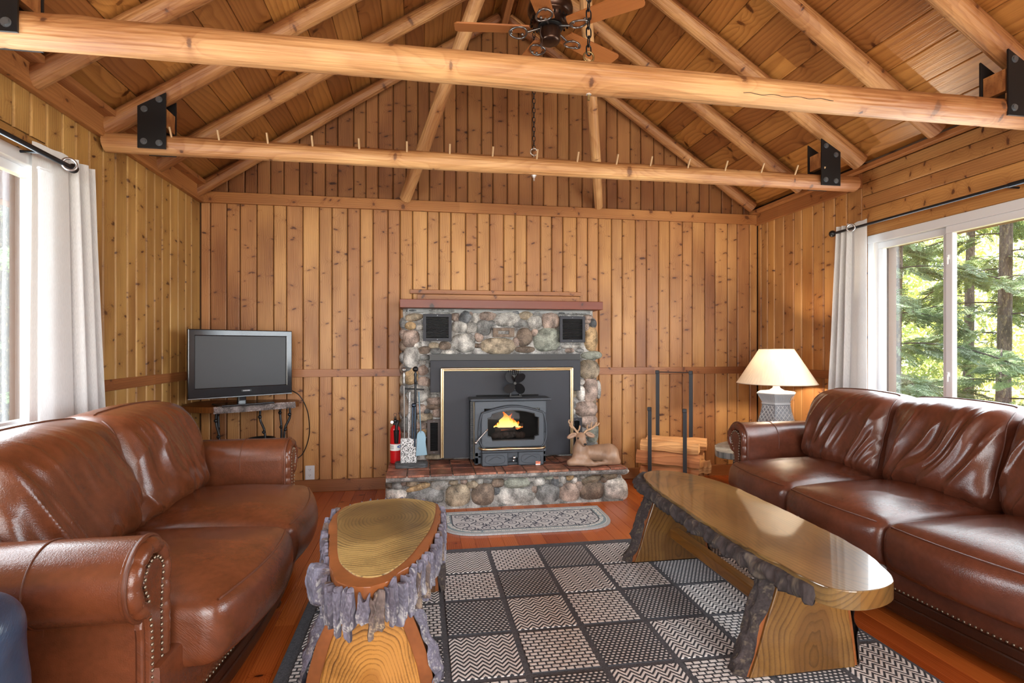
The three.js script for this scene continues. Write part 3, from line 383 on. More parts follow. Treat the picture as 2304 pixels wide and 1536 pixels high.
// hearth
const hearth = thing('stone_hearth', 'raised hearth of fieldstones with a red tile top', 'hearth');
{
  const X0 = -.245, X1 = 1.52, ZF = -3.88;
  const face = grid(70, 12, (u, v) => { const x = lerp(X0 + .02, X1 - .03, u), y = lerp(0, .215, v); return [x, y, -3.935 + .014 * (f2(x * 20, y * 20, 3) - .5) + (y < .03 ? .05 * (1 - y / .03) : 0)]; }, [1.7, .22]);
  mesh('mortar', cat([face, bx(X1 - X0 - .06, .2, .58, (X0 + X1) / 2, .1, -4.237)]), mortarM, hearth);
  hearthStones.forEach(([x, y, rx, ry, a, c], i) => mesh('stone', stoneGeo(rx * 1.08, ry * 1.08, Math.min(.07, .022 + .42 * Math.min(rx, ry)), i * 1.71 + 5), stoneM[c], hearth, [x, y, -3.942], [0, 0, a * Math.PI / 180]));
  for (let k = 0; k < 4; k++) for (const sx of [X0 + .03, X1 - .03]) mesh('stone', stoneGeo(.075, .085, .04, k * 3.1 + sx), stoneM[pick(['l', 't', 'p', 'w'])], hearth, [sx, .1, -4.02 - k * .14], [0, sx < 0 ? -Math.PI / 2 : Math.PI / 2, 0]);
  const slab = grid(80, 3, (u, v) => { const x = lerp(X0, X1, u), y = lerp(.205, .243, v); return [x, y, ZF + .012 * (f2(x * 18, y * 30, 3) - .5) - (v < .1 ? .012 : 0)]; }, [1.76, .04]);
  mesh('cement_slab', cat([slab, bx(X1 - X0, .04, .66, (X0 + X1) / 2, .2235, ZF - .336)]), mortarM, hearth);
  const tiles = [[.2, .075, .045], [.26, .1, .06], [.16, .06, .04], [.3, .13, .075]].map((c) => std({ map: T.stone, color: lin(...c.map((q) => q * 2.3)), roughness: .4, bumpMap: T.stoneB, bumpScale: .002 }));
  const rows = [-3.868, -4.06, -4.2, -4.335, -4.47], cols = [-.25, -.1, .06, .22, .38, .534, .595, .749, .912, 1.069, 1.225, 1.384, 1.515];
  for (let r = 0; r < 4; r++) for (let c = 0; c + 1 < cols.length; c++) { const w = cols[c + 1] - cols[c] - .008, d = rows[r] - rows[r + 1] - .008; const b = rbx(w, .016, d, .004); const uv = b.attributes.uv, p = b.attributes.position, uo = rnd(), vo = rnd(); for (let i = 0; i < uv.count; i++) uv.setXY(i, uo + p.getX(i), vo + p.getZ(i)); mesh('tile', b, pick(tiles), hearth, [(cols[c] + cols[c + 1]) / 2, .2435 + rr(-.001, .001), (rows[r] + rows[r + 1]) / 2]); }
}
// ------------------------------------------------------------------ wood stove insert
const HT = .252;
const stove = thing('wood_stove', 'cast iron wood stove insert with arched glass door and lit fire', 'stove', [0, 0, 0]);
{
  const hood = mesh('hood_panel', cat([rbx(1.215, .25, .02, .004, .675, .918, -4.315)]), steel, stove);
  mesh('hood_lip', place(extr(shape([[0, 0], [.055, 0], [.03, .052], [0, .052]]), 1.225), [.0625, 1.04, -4.33], [0, Math.PI / 2, 0]).translate(0, 0, 0), gloss, stove).geometry.applyMatrix4(new THREE.Matrix4());
  mesh('surround_panel', rbx(1.045, .7, .02, .003, .68, .628, -4.295), steel, stove);
  const tr = []; const rail = (a, b) => { const A = V(a), B = V(b); for (const [o, r] of [[-.009, .0065], [.005, .009]]) { const n = Math.abs(A.x - B.x) > .1 ? [0, o, 0] : [A.x < .7 ? -o : o, 0, 0]; tr.push(rod([a[0] + n[0], a[1] + n[1], a[2]], [b[0] + n[0], b[1] + n[1], b[2]], r, 10)); } };
  rail([.158, .285, -4.28], [.158, .978, -4.28]); rail([1.203, .285, -4.28], [1.203, .978, -4.28]); rail([.15, .973, -4.28], [1.21, .973, -4.28]); mesh('brass_trim', cat(tr), brass, stove);
  // shell of the stove body around the firebox
  const cast = std({ color: lin(.062, .072, .086), roughness: .5, metalness: .35, bumpMap: T.stoneB, bumpScale: .0008 });
  const X0 = .398, X1 = .95, Y0 = .3, Y1 = .735, ZF = -4.125;
  mesh('body', cat([rbx(.03, Y1 - Y0 + .05, .2, .004, X0 + .015, (Y0 + Y1) / 2 - .02, ZF - .1), rbx(.03, Y1 - Y0 + .05, .2, .004, X1 - .015, (Y0 + Y1) / 2 - .02, ZF - .1), bx(X1 - X0, .05, .2, (X0 + X1) / 2, Y1 - .02, ZF - .1), bx(X1 - X0, .1, .2, (X0 + X1) / 2, .37, ZF - .1), rbx(X1 - X0 + .0, .05, .2, .004, (X0 + X1) / 2, .285, ZF - .1)]), cast, stove);
  mesh('firebox', cat([bx(.5, .4, .008, .674, .57, -4.275), bx(.008, .3, .14, .43, .56, -4.2), bx(.008, .3, .14, .918, .56, -4.2), bx(.5, .008, .14, .674, .425, -4.2), bx(.5, .008, .14, .674, .705, -4.2)]), std({ color: lin(.004, .004, .004), roughness: 1 }), stove);
  mesh('top_plate', rbx(.625, .02, .23, .008, .674, .748, -4.195), cast, stove);
  mesh('side_grille', bx(.028, .44, .1, .383, .51, -4.22), M.black, stove); for (let k = 0; k < 26; k++) mesh('fin', bx(.024, .005, .006, .382, .3 + k * .0165, -4.167), steel, stove); mesh('side_trim', rbx(.006, .44, .006, .002, .398, .51, -4.17), brass, stove);
  // front plate and door
  const fp = shape([[X0, .345], [X1, .345], [X1, Y1], [X0, Y1]]); fp.holes.push(new THREE.Path([[.47, .425], [.9, .425], [.9, .68], [.47, .68]].map((p) => new THREE.Vector2(...p)))); mesh('front_plate', place(extr(fp, .012, .002), [0, 0, ZF]), cast, stove);
  const arch = (xl, xr, yb, ys, yt, n = 16) => { const o = [[xl, yb], [xr, yb]]; for (let k = 0; k <= n; k++) { const t = k / n; o.push([lerp(xr, xl, t), ys + (yt - ys) * Math.sin(Math.PI * t)]); } return o; };
  const dsh = shape(arch(.443, .928, .388, .652, .708)); const gl = [.494, .884, .442, .632], n = .034, hole = [[gl[0] + n, gl[2]], [gl[1] - n, gl[2]], [gl[1] - n + .008, gl[2] + n - .008], [gl[1], gl[2] + n], [gl[1], gl[3] - n + .01], [gl[1] - n + .008, gl[3] - n + .018], [gl[1] - n, gl[3] + .008]]; for (let k = 1; k < 12; k++) { const t = k / 12; hole.push([lerp(gl[1] - n, gl[0] + n, t), gl[3] + .008 + .024 * Math.sin(Math.PI * t)]); } hole.push([gl[0] + n, gl[3] + .008], [gl[0] + n - .008, gl[3] - n + .018], [gl[0], gl[3] - n + .01], [gl[0], gl[2] + n], [gl[0] + n - .008, gl[2] + n - .008]);
  dsh.holes.push(new THREE.Path(hole.map((p) => new THREE.Vector2(...p)))); const door = mesh('door', place(extr(dsh, .026, .007), [0, 0, -4.112]), cast, stove);
  const rim = arch(.452, .919, .398, .648, .698).map(([x, y]) => [x, y, -4.079]); mesh('door_rim', tube(rim, .007, 120, 8, true), cast, door);
  mesh('door_glass', bx(.41, .25, .004, .689, .555, -4.108), phy({ color: 0xffffff, transmission: 1, thickness: 0, roughness: 0, ior: 1.45, specularIntensity: .25 }), door);
  const chrome = std({ color: lin(.75, .76, .78), roughness: .2, metalness: 1 });
  const hd = [rod([.492, .528, -4.08], [.4, .436, -4.045], .006, 10), sph(.011, .4, .436, -4.045, 10, 8)]; for (let k = 0; k < 9; k++) { const t = .12 + k * .09; hd.push(place(new THREE.TorusGeometry(.0085 - .0003 * k, .003, 6, 14), [lerp(.4, .492, t), lerp(.436, .528, t), lerp(-4.045, -4.08, t)], [0, Math.PI / 2.4, -.78])); } mesh('handle', cat(hd), chrome, door);
  for (const y of [.62, .47]) mesh('hinge', cyl(.009, .009, .05, .935, y, -4.09, 12), cast, door);
  // ash lip with brass rail
  mesh('rail', tube([[.43, .386, -4.13], [.437, .386, -4.06], [.46, .386, -4.035], [.68, .386, -4.033], [.9, .384, -4.035], [.925, .384, -4.06], [.932, .384, -4.13]], .009, 90, 10), brass, stove);
  const ash = cat([rbx(.475, .022, .1, .008, .682, .366, -4.09), rbx(.2, .105, .09, .012, .545, .305, -4.095), rbx(.2, .105, .09, .012, .819, .305, -4.095), rbx(.09, .05, .07, .004, .682, .333, -4.105), rbx(.44, .02, .06, .004, .682, .262, -4.12)]); mesh('ash_lip', ash, cast, stove);
  for (const x of [.545, .819]) { const o = []; for (let k = 0; k < 24; k++) { const t = k / 24 * Math.PI * 2; o.push([x + .075 * Math.sign(Math.cos(t)) * Math.pow(Math.abs(Math.cos(t)), .6), .305 + .034 * Math.sign(Math.sin(t)) * Math.pow(Math.abs(Math.sin(t)), .7), -4.051]); } mesh('oval_relief', cat([tube(o, .003, 60, 6, true), tube([[x - .05, .295, -4.051], [x - .02, .315, -4.051], [x + .01, .325, -4.051], [x + .045, .31, -4.051]], .0035, 20, 6)]), cast, stove); }
  mesh('warning_sticker', bx(.036, .02, .002, .873, .272, -4.05), std({ color: lin(.75, .2, .1), roughness: .6 }), stove); mesh('warning_sticker', bx(.036, .008, .002, .873, .258, -4.05), std({ color: lin(.75, .72, .7), roughness: .6 }), stove);
  mesh('damper_knob', cat([sph(.014, .69, .315, -4.055, 12, 10), rod([.69, .315, -4.06], [.69, .315, -4.1], .005, 8), sph(.009, .685, .29, -4.06, 10, 8)]), chrome, stove);
  mesh('slot', bx(.13, .006, .012, .82, .768, -4.285), M.black, stove);
  // burning logs and flames
  const lg = []; for (const [x, y, z, a, L] of [[.66, .522, -4.2, .15, .2], [.7, .53, -4.22, -.3, .18], [.64, .512, -4.18, .05, .16]]) lg.push(place(cyl(.016, .02, L, 0, 0, 0, 9), [x, y, z], [0, a, Math.PI / 2 + .08])); for (let k = 0; k < 9; k++) lg.push(place(sph(1, 0, 0, 0, 8, 6), [.56 + k * .027, .455 + .018 * h2(k, 5), -4.2 + .03 * (h2(k, 9) - .5)], [k, k * 2, 0], [.03, .022, .03])); mesh('burning_log', cat(lg), std({ color: lin(.015, .008, .005), roughness: 1 }), stove);
  const flT = tex(16, 128, (u, v, o) => { const k = v; const c = k < .35 ? [255, lerp(225, 235, k / .35), lerp(150, 120, k / .35)] : k < .7 ? [255, lerp(235, 130, (k - .35) / .35), lerp(120, 20, (k - .35) / .35)] : [lerp(255, 190, (k - .7) / .3), lerp(130, 40, (k - .7) / .3), lerp(20, 5, (k - .7) / .3)]; o[0] = c[0]; o[1] = c[1]; o[2] = c[2]; });
  const flM = std({ color: 0x000000, emissive: 0xffffff, emissiveMap: flT, emissiveIntensity: 1.4, roughness: 1 });
  const tongue = (x, y, z, w, h, s, lean) => grid(14, 16, (u, v) => { const th = u * Math.PI * 2, r = w * (Math.pow(1 - v, .75)) * (.35 + 1.1 * Math.sin(Math.PI * Math.min(1, v * .8 + .28))) * (.75 + .6 * n3(Math.cos(th) * 1.6 + s, Math.sin(th) * 1.6, v * 5 + s)); const q = lean * v * v + w * 1.1 * (n2(v * 3.4 + s * 3, s) - .5) * v; return [x + Math.cos(th) * r + q, y + v * h, z + Math.sin(th) * r * .45]; }, [1, 1], true);
  [[.64, .527, -4.18, .038, .14, 1, -.012], [.665, .525, -4.19, .04, .11, 2.3, .02], [.7, .525, -4.19, .032, .075, 3.7, .01], [.61, .525, -4.19, .03, .06, 4.1, -.01], [.735, .522, -4.2, .03, .05, 5.9, .014], [.58, .524, -4.2, .022, .025, 6.2, -.01], [.68, .526, -4.18, .03, .055, 7.7, -.012], [.76, .52, -4.19, .018, .03, 8.8, .006]].forEach((a) => mesh('flame', tongue(...a), flM, stove));
  mesh('flame', cat([place(bx(.15, .004, .02), [.68, .512, -4.175], [0, .05, .05]), place(bx(.05, .006, .02), [.755, .52, -4.18], [0, .1, .4])]), std({ color: 0x000000, emissive: lin(1, .22, .04), emissiveIntensity: .9 }), stove);
  const pl = new THREE.PointLight(new THREE.Color().setRGB(1, .42, .12), .02); pl.position.set(.67, .56, -4.16); pl.castShadow = true; scene.add(pl);
}
// heat-powered stove fan standing on the stove
{
  const g = thing('stove_fan', 'small black four-blade heat fan standing on the stove top', 'fan', [.704, .758, -4.2]);
  mesh('foot', cat([rbx(.1, .012, .04, .003, .02, .006, 0), rbx(.012, .06, .02, .003, -.02, .035, 0), rbx(.012, .06, .02, .003, .055, .035, 0)]), M.black, g);
  mesh('body', cat([rbx(.05, .1, .035, .006, .01, .1, 0), rbx(.07, .03, .05, .004, .01, .16, -.005)]), M.black, g); for (let k = 0; k < 6; k++) mesh('cooling_fin', place(bx(.003, .07, .045), [-.02 + k * .012, .175, -.005], [0, 0, (k - 2.5) * -.12]), M.black, g);
  mesh('wire_handle', place(new THREE.TorusGeometry(.04, .0018, 6, 24, Math.PI), [.01, .17, 0]), M.black, g);
  const bs = new THREE.Shape(); bs.moveTo(.008, -.008); bs.bezierCurveTo(.03, -.035, .075, -.04, .085, -.01); bs.bezierCurveTo(.09, .02, .06, .04, .03, .03); bs.bezierCurveTo(.015, .022, .008, .012, .008, .006);
  const bg = extr(bs, .0015, .0004, 10); bg.scale(1.2, 1.25, 1); bg.rotateX(.55); for (let k = 0; k < 4; k++) mesh('blade', bg, gloss, g, [.01, .11, .035], [0, 0, k * Math.PI / 2 + .75]);
  mesh('hub', place(cyl(.011, .009, .02, 0, 0, 0, 14), [.01, .11, .035], [Math.PI / 2, 0, 0]), M.black, g);
}
solo('electric_cable', tube([[.95, .3, -4.16], [1.0, .262, -4.1], [1.06, .2545, -4.1], [1.12, .255, -4.16]], .002, 30, 6), M.black, 'thin black cable running from the stove towards the deer', 'cable');
// fire tools
{
  const g = thing('fireplace_tool_set', 'black iron fireplace tool set with shovel and brush on the hearth', 'fire tools', [-.075, HT, -4.17]);
  mesh('base', (() => { const b = grid(28, 4, (u, v) => { const th = u * Math.PI * 2, c = Math.cos(th), s = Math.sin(th), e = Math.pow(Math.pow(Math.abs(c), 5) + Math.pow(Math.abs(s), 5), -.2); const q = [1, 1, .96, .5, 0][Math.round(v * 4)], y = [0, .024, .03, .031, .031][Math.round(v * 4)]; return [c * e * .115 * q * (1 + .08 * n2(th * 3, 1)), y, s * e * .07 * q * (1 + .1 * n2(th * 4, 5))]; }, [1, 1], true); return b; })(), stoneM.d, g);
  const knob = (x, y, z) => cat([sph(.021, x, y, z, 16, 12), lathe([[.004, -.12], [.009, -.115], [.012, -.09], [.009, -.06], [.014, -.04], [.007, -.025], [.01, -.016], [.004, -.012]], 14).translate(x, y, z)]);
  mesh('post', cat([knob(.03, .73, 0), rod([.03, .02, 0], [.03, .62, 0], .009, 10), rod([-.06, .585, 0], [.095, .575, 0], .006, 8)]), M.iron, g);
  mesh('poker', cat([knob(-.055, .725, .01), rod([-.05, .09, .015], [-.055, .62, .01], .0055, 8), tube([[-.05, .1, .015], [-.045, .07, .015], [-.01, .055, .02]], .006, 14, 7)]), std({ color: lin(.25, .24, .23), roughness: .35, metalness: .8 }), g);
  mesh('tongs', cat([rod([.005, .15, .02], [.01, .45, .015], .008, 8), rod([.025, .15, .025], [.028, .45, .02], .008, 8), sph(.018, .018, .46, .018, 10, 8)]), std({ color: lin(.05, .07, .1), roughness: .3, metalness: .8 }), g);
  const shv = new THREE.Shape(); shv.moveTo(-.042, 0); shv.lineTo(.042, .006); shv.lineTo(.03, .1); shv.bezierCurveTo(.038, .15, .02, .185, 0, .185); shv.bezierCurveTo(-.03, .185, -.04, .15, -.034, .1); shv.lineTo(-.042, 0);
  const sg = extr(shv, .003, .001, 8); sg.rotateX(-.12); sg.translate(.075, .085, .05); mesh('shovel', cat([sg, rod([.07, .25, .03], [.055, .56, .01], .005, 8)]), std({ color: lin(.1, .16, .2), roughness: .4, metalness: .5 }), g);
  const spk = tex(128, 128, (u, v, o) => { const n = n2(u * 46, v * 46), q = n > .56 ? 40 : 215; o[0] = o[1] = o[2] = q + 20 * n2(u * 90, v * 90); }); mesh('brush', cat([rbx(.12, .19, .035, .012, -.02, .12, .01), rod([-.02, .2, .01], [-.012, .56, .005], .006, 8)]), std({ map: spk, roughness: .7 }), g);
}
// fire extinguisher
{
  const g = thing('fire_extinguisher', 'small red fire extinguisher at the left edge of the hearth', 'fire extinguisher', [-.2, HT, -4.31]);
  mesh('cylinder', lathe([[.001, 0], [.036, 0], [.04, .006], [.04, .25], [.034, .275], [.018, .29], [.014, .3], [.001, .3]], 28), std({ color: lin(.5, .01, .012), roughness: .25 }), g);
  const cv = document.createElement('canvas'); cv.width = 256; cv.height = 128; const c = cv.getContext('2d'); c.fillStyle = '#e8e6e2'; c.fillRect(0, 0, 256, 128); c.fillStyle = '#3b63b0'; for (const x of [40, 168]) { c.beginPath(); c.arc(x, 52, 24, 0, 7); c.fill(); c.fillStyle = '#fff'; c.beginPath(); c.arc(x, 52, 10, 0, 7); c.fill(); c.fillStyle = '#3b63b0'; } c.fillStyle = '#555'; for (let k = 0; k < 4; k++) c.fillRect(84, 24 + k * 20, 60, 7), c.fillRect(206, 24 + k * 20, 40, 7); const ct = new THREE.CanvasTexture(cv); ct.colorSpace = THREE.SRGBColorSpace;
  mesh('label', new THREE.CylinderGeometry(.0406, .0406, .05, 28, 1, true).translate(0, .125, 0), std({ map: ct, roughness: .5 }), g);
  mesh('valve', cat([cyl(.016, .018, .03, 0, .31, 0, 14), rbx(.02, .014, .09, .004, 0, .335, .02), rbx(.018, .01, .08, .004, 0, .352, .018), sph(.012, -.02, .318, .01, 10, 8)]), M.black, g); mesh('hose', cat([tube([[.01, .32, .02], [.02, .325, .05], [.012, .29, .056], [.01, .24, .056]], .012, 30, 8), rod([.01, .26, .056], [.01, .16, .05], .021, 16, .015)]), M.black, g); mesh('gauge', place(cyl(.012, .012, .008, 0, 0, 0, 16), [-.024, .318, .02], [Math.PI / 2, 0, 0]), std({ color: lin(.6, .6, .6), roughness: .3, metalness: .6 }), g); mesh('pin_ring', place(new THREE.TorusGeometry(.012, .0015, 6, 16), [.0, .375, .02]), M.iron, g);
}
// ------------------------------------------------------------------ leather sofas
T.leather = scaled(tex(512, 512, (u, v, o) => { const a = f2w(u, v, 8, 8, 5), b = n2w(u, v, 60, 60); const t = .88 + (a - .5) * .26 + (b - .5) * .06; o[0] = 255 * clamp(t); o[1] = 255 * clamp(t * .98); o[2] = 255 * clamp(t * .96); }), .7, .7);
T.leatherB = scaled(tex(512, 512, (u, v, o) => { const a = n2w(u, v, 180, 180), b = n2w(u, v, 90, 90); const c = Math.abs(a - .5) * 2 * .6 + Math.abs(b - .5) * .8; o[0] = o[1] = o[2] = 255 * clamp(c); }, false), .35, .35);
const leather = (r, g, b, rough = .27) => phy({ map: T.leather, color: lin(r, g, b), roughness: rough, bumpMap: T.leatherB, bumpScale: .0004, clearcoat: .12, clearcoatRoughness: .2 });
const darkWood = std({ map: T.floor, color: lin(.07, .055, .05), roughness: .35 }), nailM = std({ color: lin(.32, .27, .2), roughness: .35, metalness: .9 });
function softBox(w, h, d, r, seg, fn) {
  const g0 = new THREE.BoxGeometry(w, h, d, ...seg); g0.deleteAttribute('normal'); g0.deleteAttribute('uv'); const g = mergeVertices(g0, 1e-5), p = g.attributes.position, uv = new Float32Array(p.count * 2);
  const H = [w / 2 - r, h / 2 - r, d / 2 - r], R = (x, y, z) => { const q = [clamp(x, -H[0], H[0]), clamp(y, -H[1], H[1]), clamp(z, -H[2], H[2])], e = [x - q[0], y - q[1], z - q[2]], l = Math.hypot(...e) || 1; return fn(q[0] + e[0] / l * r, q[1] + e[1] / l * r, q[2] + e[2] / l * r); };
  for (let i = 0; i < p.count; i++) { const x = p.getX(i), y = p.getY(i), z = p.getZ(i); uv[2 * i] = x + y * .25 + 3; uv[2 * i + 1] = z + y + 3; p.setXYZ(i, ...R(x, y, z)); }
  g.setAttribute('uv', new THREE.BufferAttribute(uv, 2)); g.computeVertexNormals(); g.userData = {}; return [g, R];
}
const ridge2 = (n) => { const q = 1 - Math.abs(2 * n - 1); return q * q * (1.5 - .5 * q); };
const ridge = (n) => { const q = 1 - Math.abs(2 * n - 1); return q * q * q; };
function makeSofa(n, sw, label, pos, ry, L, sd) {
  const g = thing('leather_sofa', label, 'sofa', pos, ry), inner = n * sw, hw = inner / 2, D = .975, ZA = .87, dg = sd === 1 ? 1 : -1;
  const bow = (x) => D - .05 * (x / hw) ** 2;
  const plan = (off, x0 = hw + .12) => { const o = [[-x0, .04]]; o.push([x0, .04]); for (let k = 0; k <= 20; k++) { const x = lerp(x0, -x0, k / 20); o.push([x, bow(Math.min(Math.max(x, -hw - .05), hw + .05)) + off]); } return shape(o.map(([x, z]) => [x, -z])); };
  const lay = (off, y0, y1, bev, x0) => { const e = extr(plan(off, x0), y1 - y0, bev); e.rotateX(-Math.PI / 2); e.translate(0, y0, 0); return e; };
  const uvxz = (e) => { const p = e.attributes.position, uv = e.attributes.uv; for (let i = 0; i < p.count; i++) uv.setXY(i, p.getX(i) + 3, p.getZ(i) + p.getY(i) + 3); return e; };
  mesh('apron', uvxz(toCreasedNormals(lay(0, .125, .31, .012), .7)), L, g);
  const nails = []; for (let k = 0; k <= Math.round(inner / .02); k++) { const x = -hw + k * .02; nails.push(place(new THREE.SphereGeometry(.0048, 8, 5), [x, .142, bow(x) + .002], [0, 0, 0], [1, 1, .6])); } mesh('nail_trim', cat(nails), nailM, g);
  const mo = [[.012, .105, .13, .006], [.004, .09, .11, .004], [.016, .065, .095, .008], [.006, .045, .07, .005]].map(([o, a, b, c]) => lay(o, a, b, c, hw + .05)); mesh('base_moulding', uvxz(cat(mo)), darkWood, g);
  for (const x of [-hw - .06, hw + .06, -hw * .33, hw * .33]) { if (Math.abs(x) < hw && (n > 2 || x < 0)) continue; const z = Math.abs(x) < hw ? bow(x) - .03 : .8; mesh('foot', lathe([[.001, 0], [.026, 0], [.032, .015], [.026, .035], [.034, .05], [.03, .06], [.001, .06]], 20).translate(x, 0, z), darkWood, g); }
  for (const x of [-hw - .06, hw + .06]) mesh('foot', bx(.05, .13, .05, x, .065, .1), darkWood, g);
  // back
  const [bk] = softBox(inner + .16, .74, .16, .07, [30, 20, 6], (x, y, z) => [x, y - .03 * Math.pow(Math.abs(x) / (hw + .08), 3) * (y > 0 ? 1 : 0), z]); bk.rotateX(-.12); bk.translate(0, .47, .12); mesh('back', bk, L, g);
  // seats
  for (let k = 0; k < n; k++) {
    const cx = -hw + sw * (k + .5), w = sw - .004, d = .72, h = .2;
    const [sg, R] = softBox(w, h, d, .042, [40, 14, 40], (x, y, z) => { const a = x / (w / 2), b = z / (d / 2), top = y > 0 ? 1 : .15, cr = (1 - Math.pow(Math.abs(a), 2.6)) * (1 - Math.pow(Math.abs(b), 3)); const wr = y > 0 ? .0035 * ridge(n2(x * 11 + k * 7 + sd, z * 5)) * (1 - Math.abs(b)) : (z > d / 2 - .08 ? .003 * ridge(n2(x * 26 + k * 3, y * 5 + sd)) : 0); return [x * (1 + .012 * Math.cos(y * 9)), y + top * (.055 * cr) + wr, z + (z > 0 ? .035 * Math.max(0, 1 - (y / (h / 2)) ** 2) * (1 - .4 * a * a) : 0) + (z > 0 ? bow(cx + x) - D + .03 * (1 - a * a) : 0)]; });
    const s = mesh('seat_cushion', sg, L, g, [cx, .33, .69]);
    const seam = []; for (let i = 0; i <= 30; i++) { const x = lerp(-w / 2 + .03, w / 2 - .03, i / 30); const q = R(x, h / 2, d / 2); seam.push([q[0], q[1] + .001, q[2] + .001]); } mesh('piping', tube(seam, .0035, 60, 6), L, s);
  }
  // back cushions
  for (let k = 0; k < n; k++) {
    const cx = -hw + sw * (k + .5), w = sw + .02, h = .5, d = .24, s0 = sd * 3.1 + k * 5.7;
    const [cg, R] = softBox(w, h, d, .085, [110, 92, 14], (x, y, z) => { const a = x / (w / 2), b = y / (h / 2), cr = (1 - Math.pow(Math.abs(a), 3)) * (1 - Math.pow(Math.abs(b), 4)); const q = x * .84 + dg * y * .5 + .012 * Math.sin(y * 9 + s0), t = y - dg * x * .5; const am = sstep(1.12, .35, b) * sstep(1, .86, Math.abs(a)); const wp = .9 * n2(q * 5 + s0, t * 3.5), wr = .027 * am * (.75 * ridge2(n2(q * 10 + s0 + wp, t * 1.7)) + .6 * ridge2(n2(q * 16 + s0 * 2 + wp * 1.3, t * 2.8 + 9)) * sstep(1.0, -.1, b) + .22 * ridge2(n2(q * 27 + s0 + wp, t * 4))); const f = z > -.02 ? 1 : .2;
      return [x * (1 - .05 * b * b * (b > 0 ? 1 : .2)), y + .03 * (b > .4 ? (b - .4) : 0) * (1 - a * a), z + f * (.05 * cr + wr - .006) - (b > .55 ? (b - .55) * (b - .55) * .34 : 0)]; });
    cg.rotateX(-.27); const s = mesh('back_cushion', cg, L, g, [cx, .642, .345]);
    for (const e of [-1, 1]) { const sm = []; for (let i = 0; i <= 24; i++) { const q = V(R(e * (w / 2), lerp(-h / 2 + .06, h / 2 - .02, i / 24), d / 2)); q.applyAxisAngle(new THREE.Vector3(1, 0, 0), -.27); sm.push([q.x, q.y, q.z]); } mesh('piping', tube(sm, .004, 40, 6), L, s); }
    const sm = []; for (let i = 0; i <= 24; i++) { const q = V(R(lerp(-w / 2 + .05, w / 2 - .05, i / 24), h / 2, d / 2 - .03)); q.applyAxisAngle(new THREE.Vector3(1, 0, 0), -.27); sm.push([q.x, q.y + .001, q.z]); } mesh('piping', tube(sm, .004, 40, 6), L, s);
  }
  // rolled arms, a counted outwards from the seat
  const R0 = .105, C = [.105, .552];
  const arc = (r, a0, a1, m, c = C) => { const o = []; for (let k = 0; k <= m; k++) { const t = lerp(a0, a1, k / m) * Math.PI / 180; o.push([c[0] + Math.cos(t) * r, c[1] + Math.sin(t) * r]); } return o; };
  const sec = [[0, .14], [0, .5], ...arc(R0, 180, -75, 30), [.135, .43], [.13, .4], [.128, .07]];
  for (const e of [-1, 1]) {
    const ax = (a) => e * (hw + .004 + a), arm = new THREE.Group(); arm.name = 'arm'; g.add(arm);
    const N = sec.length - 1, sweep = grid(N, 24, (u, v) => { const [a, y] = sec[Math.round(u * N)], z = lerp(.1, ZA, v), f = 1 + .012 * Math.sin(v * 9 + sd); return [ax(a + (y > .45 ? (a - C[0]) * (f - 1) : 0)), y, z]; }, [1.3, .8]); if (e > 0) { const ix = sweep.index; for (let i = 0; i < ix.count; i += 3) { const t = ix.getX(i); ix.setX(i, ix.getX(i + 1)); ix.setX(i + 1, t); } sweep.computeVertexNormals(); }
    { const al = [0]; for (let i = 1; i <= N; i++) al.push(al[i - 1] + Math.hypot(sec[i][0] - sec[i - 1][0], sec[i][1] - sec[i - 1][1])); const uv = sweep.attributes.uv; for (let j = 0; j <= 24; j++) for (let i = 0; i <= N; i++) uv.setXY(j * (N + 1) + i, al[i] + e, lerp(.1, ZA, j / 24) + e * 2); } mesh('arm_cover', sweep, L, arm); const back = extr(shape(sec.map(([a, y]) => [ax(a), y])), .02); back.translate(0, 0, .085); mesh('arm_back', back, L, arm);
    const fr = extr(shape(sec.map(([a, y]) => [ax(a), y])), .012, .006); fr.translate(0, 0, ZA - .004); mesh('arm_front', uvxz(fr), L, arm);
    mesh('welt', tube(sec.slice(0, -3).map(([a, y]) => [ax(a), y, ZA + .008]), .006, 140, 6), L, arm);
    for (const z of [.36, .66]) mesh('seam', tube(sec.slice(1, -2).map(([a, y]) => { const dx = a - C[0], dy = y - C[1], l = Math.hypot(dx, dy) || 1; return [ax(a + (y > .45 ? dx / l * .0015 : -.0015)), y + (y > .45 ? dy / l * .0015 : 0), z]; }), .0022, 90, 5), L, arm);
    // pleated scroll roll and the tail running down the inner edge
    const path = [...arc(.078, -80, 180, 40), [.03, .48], [.034, .38], [.036, .28], [.036, .18], [.034, .1]], pc = new THREE.CatmullRomCurve3(path.map(([a, y]) => new THREE.Vector3(ax(a), y, ZA + .012)), false, 'centripetal'), M2 = 150, pf = pc.computeFrenetFrames(M2, false);
    const roll = grid(12, M2, (u, v) => { const c = pc.getPointAt(v), i = Math.round(v * M2), th = u * Math.PI * 2, pl = v < .62 ? .8 + .2 * Math.pow(Math.abs(Math.sin(v * Math.PI * 14.5)), .45) : 1; const r = .025 * pl * (v > .97 ? Math.sqrt(Math.max(0, (1 - v) / .03)) : 1); return c.addScaledVector(pf.normals[i], Math.cos(th) * r).addScaledVector(pf.binormals[i], Math.sin(th) * r).toArray(); }, [.15, 1], true);
    mesh('scroll_roll', roll, L, arm);
    const key = [...arc(.05, -50, 205, 24), [.066, .46], [.064, .38], [.062, .28], [.064, .18], [.068, .1], [.118, .1], [.118, .2], [.116, .32], [.12, .42], [.132, .48]]; const kp = extr(shape(key.map(([a, y]) => [ax(a), y])), .012, .008); kp.translate(0, 0, ZA + .01); mesh('scroll_panel', uvxz(kp), L, arm);
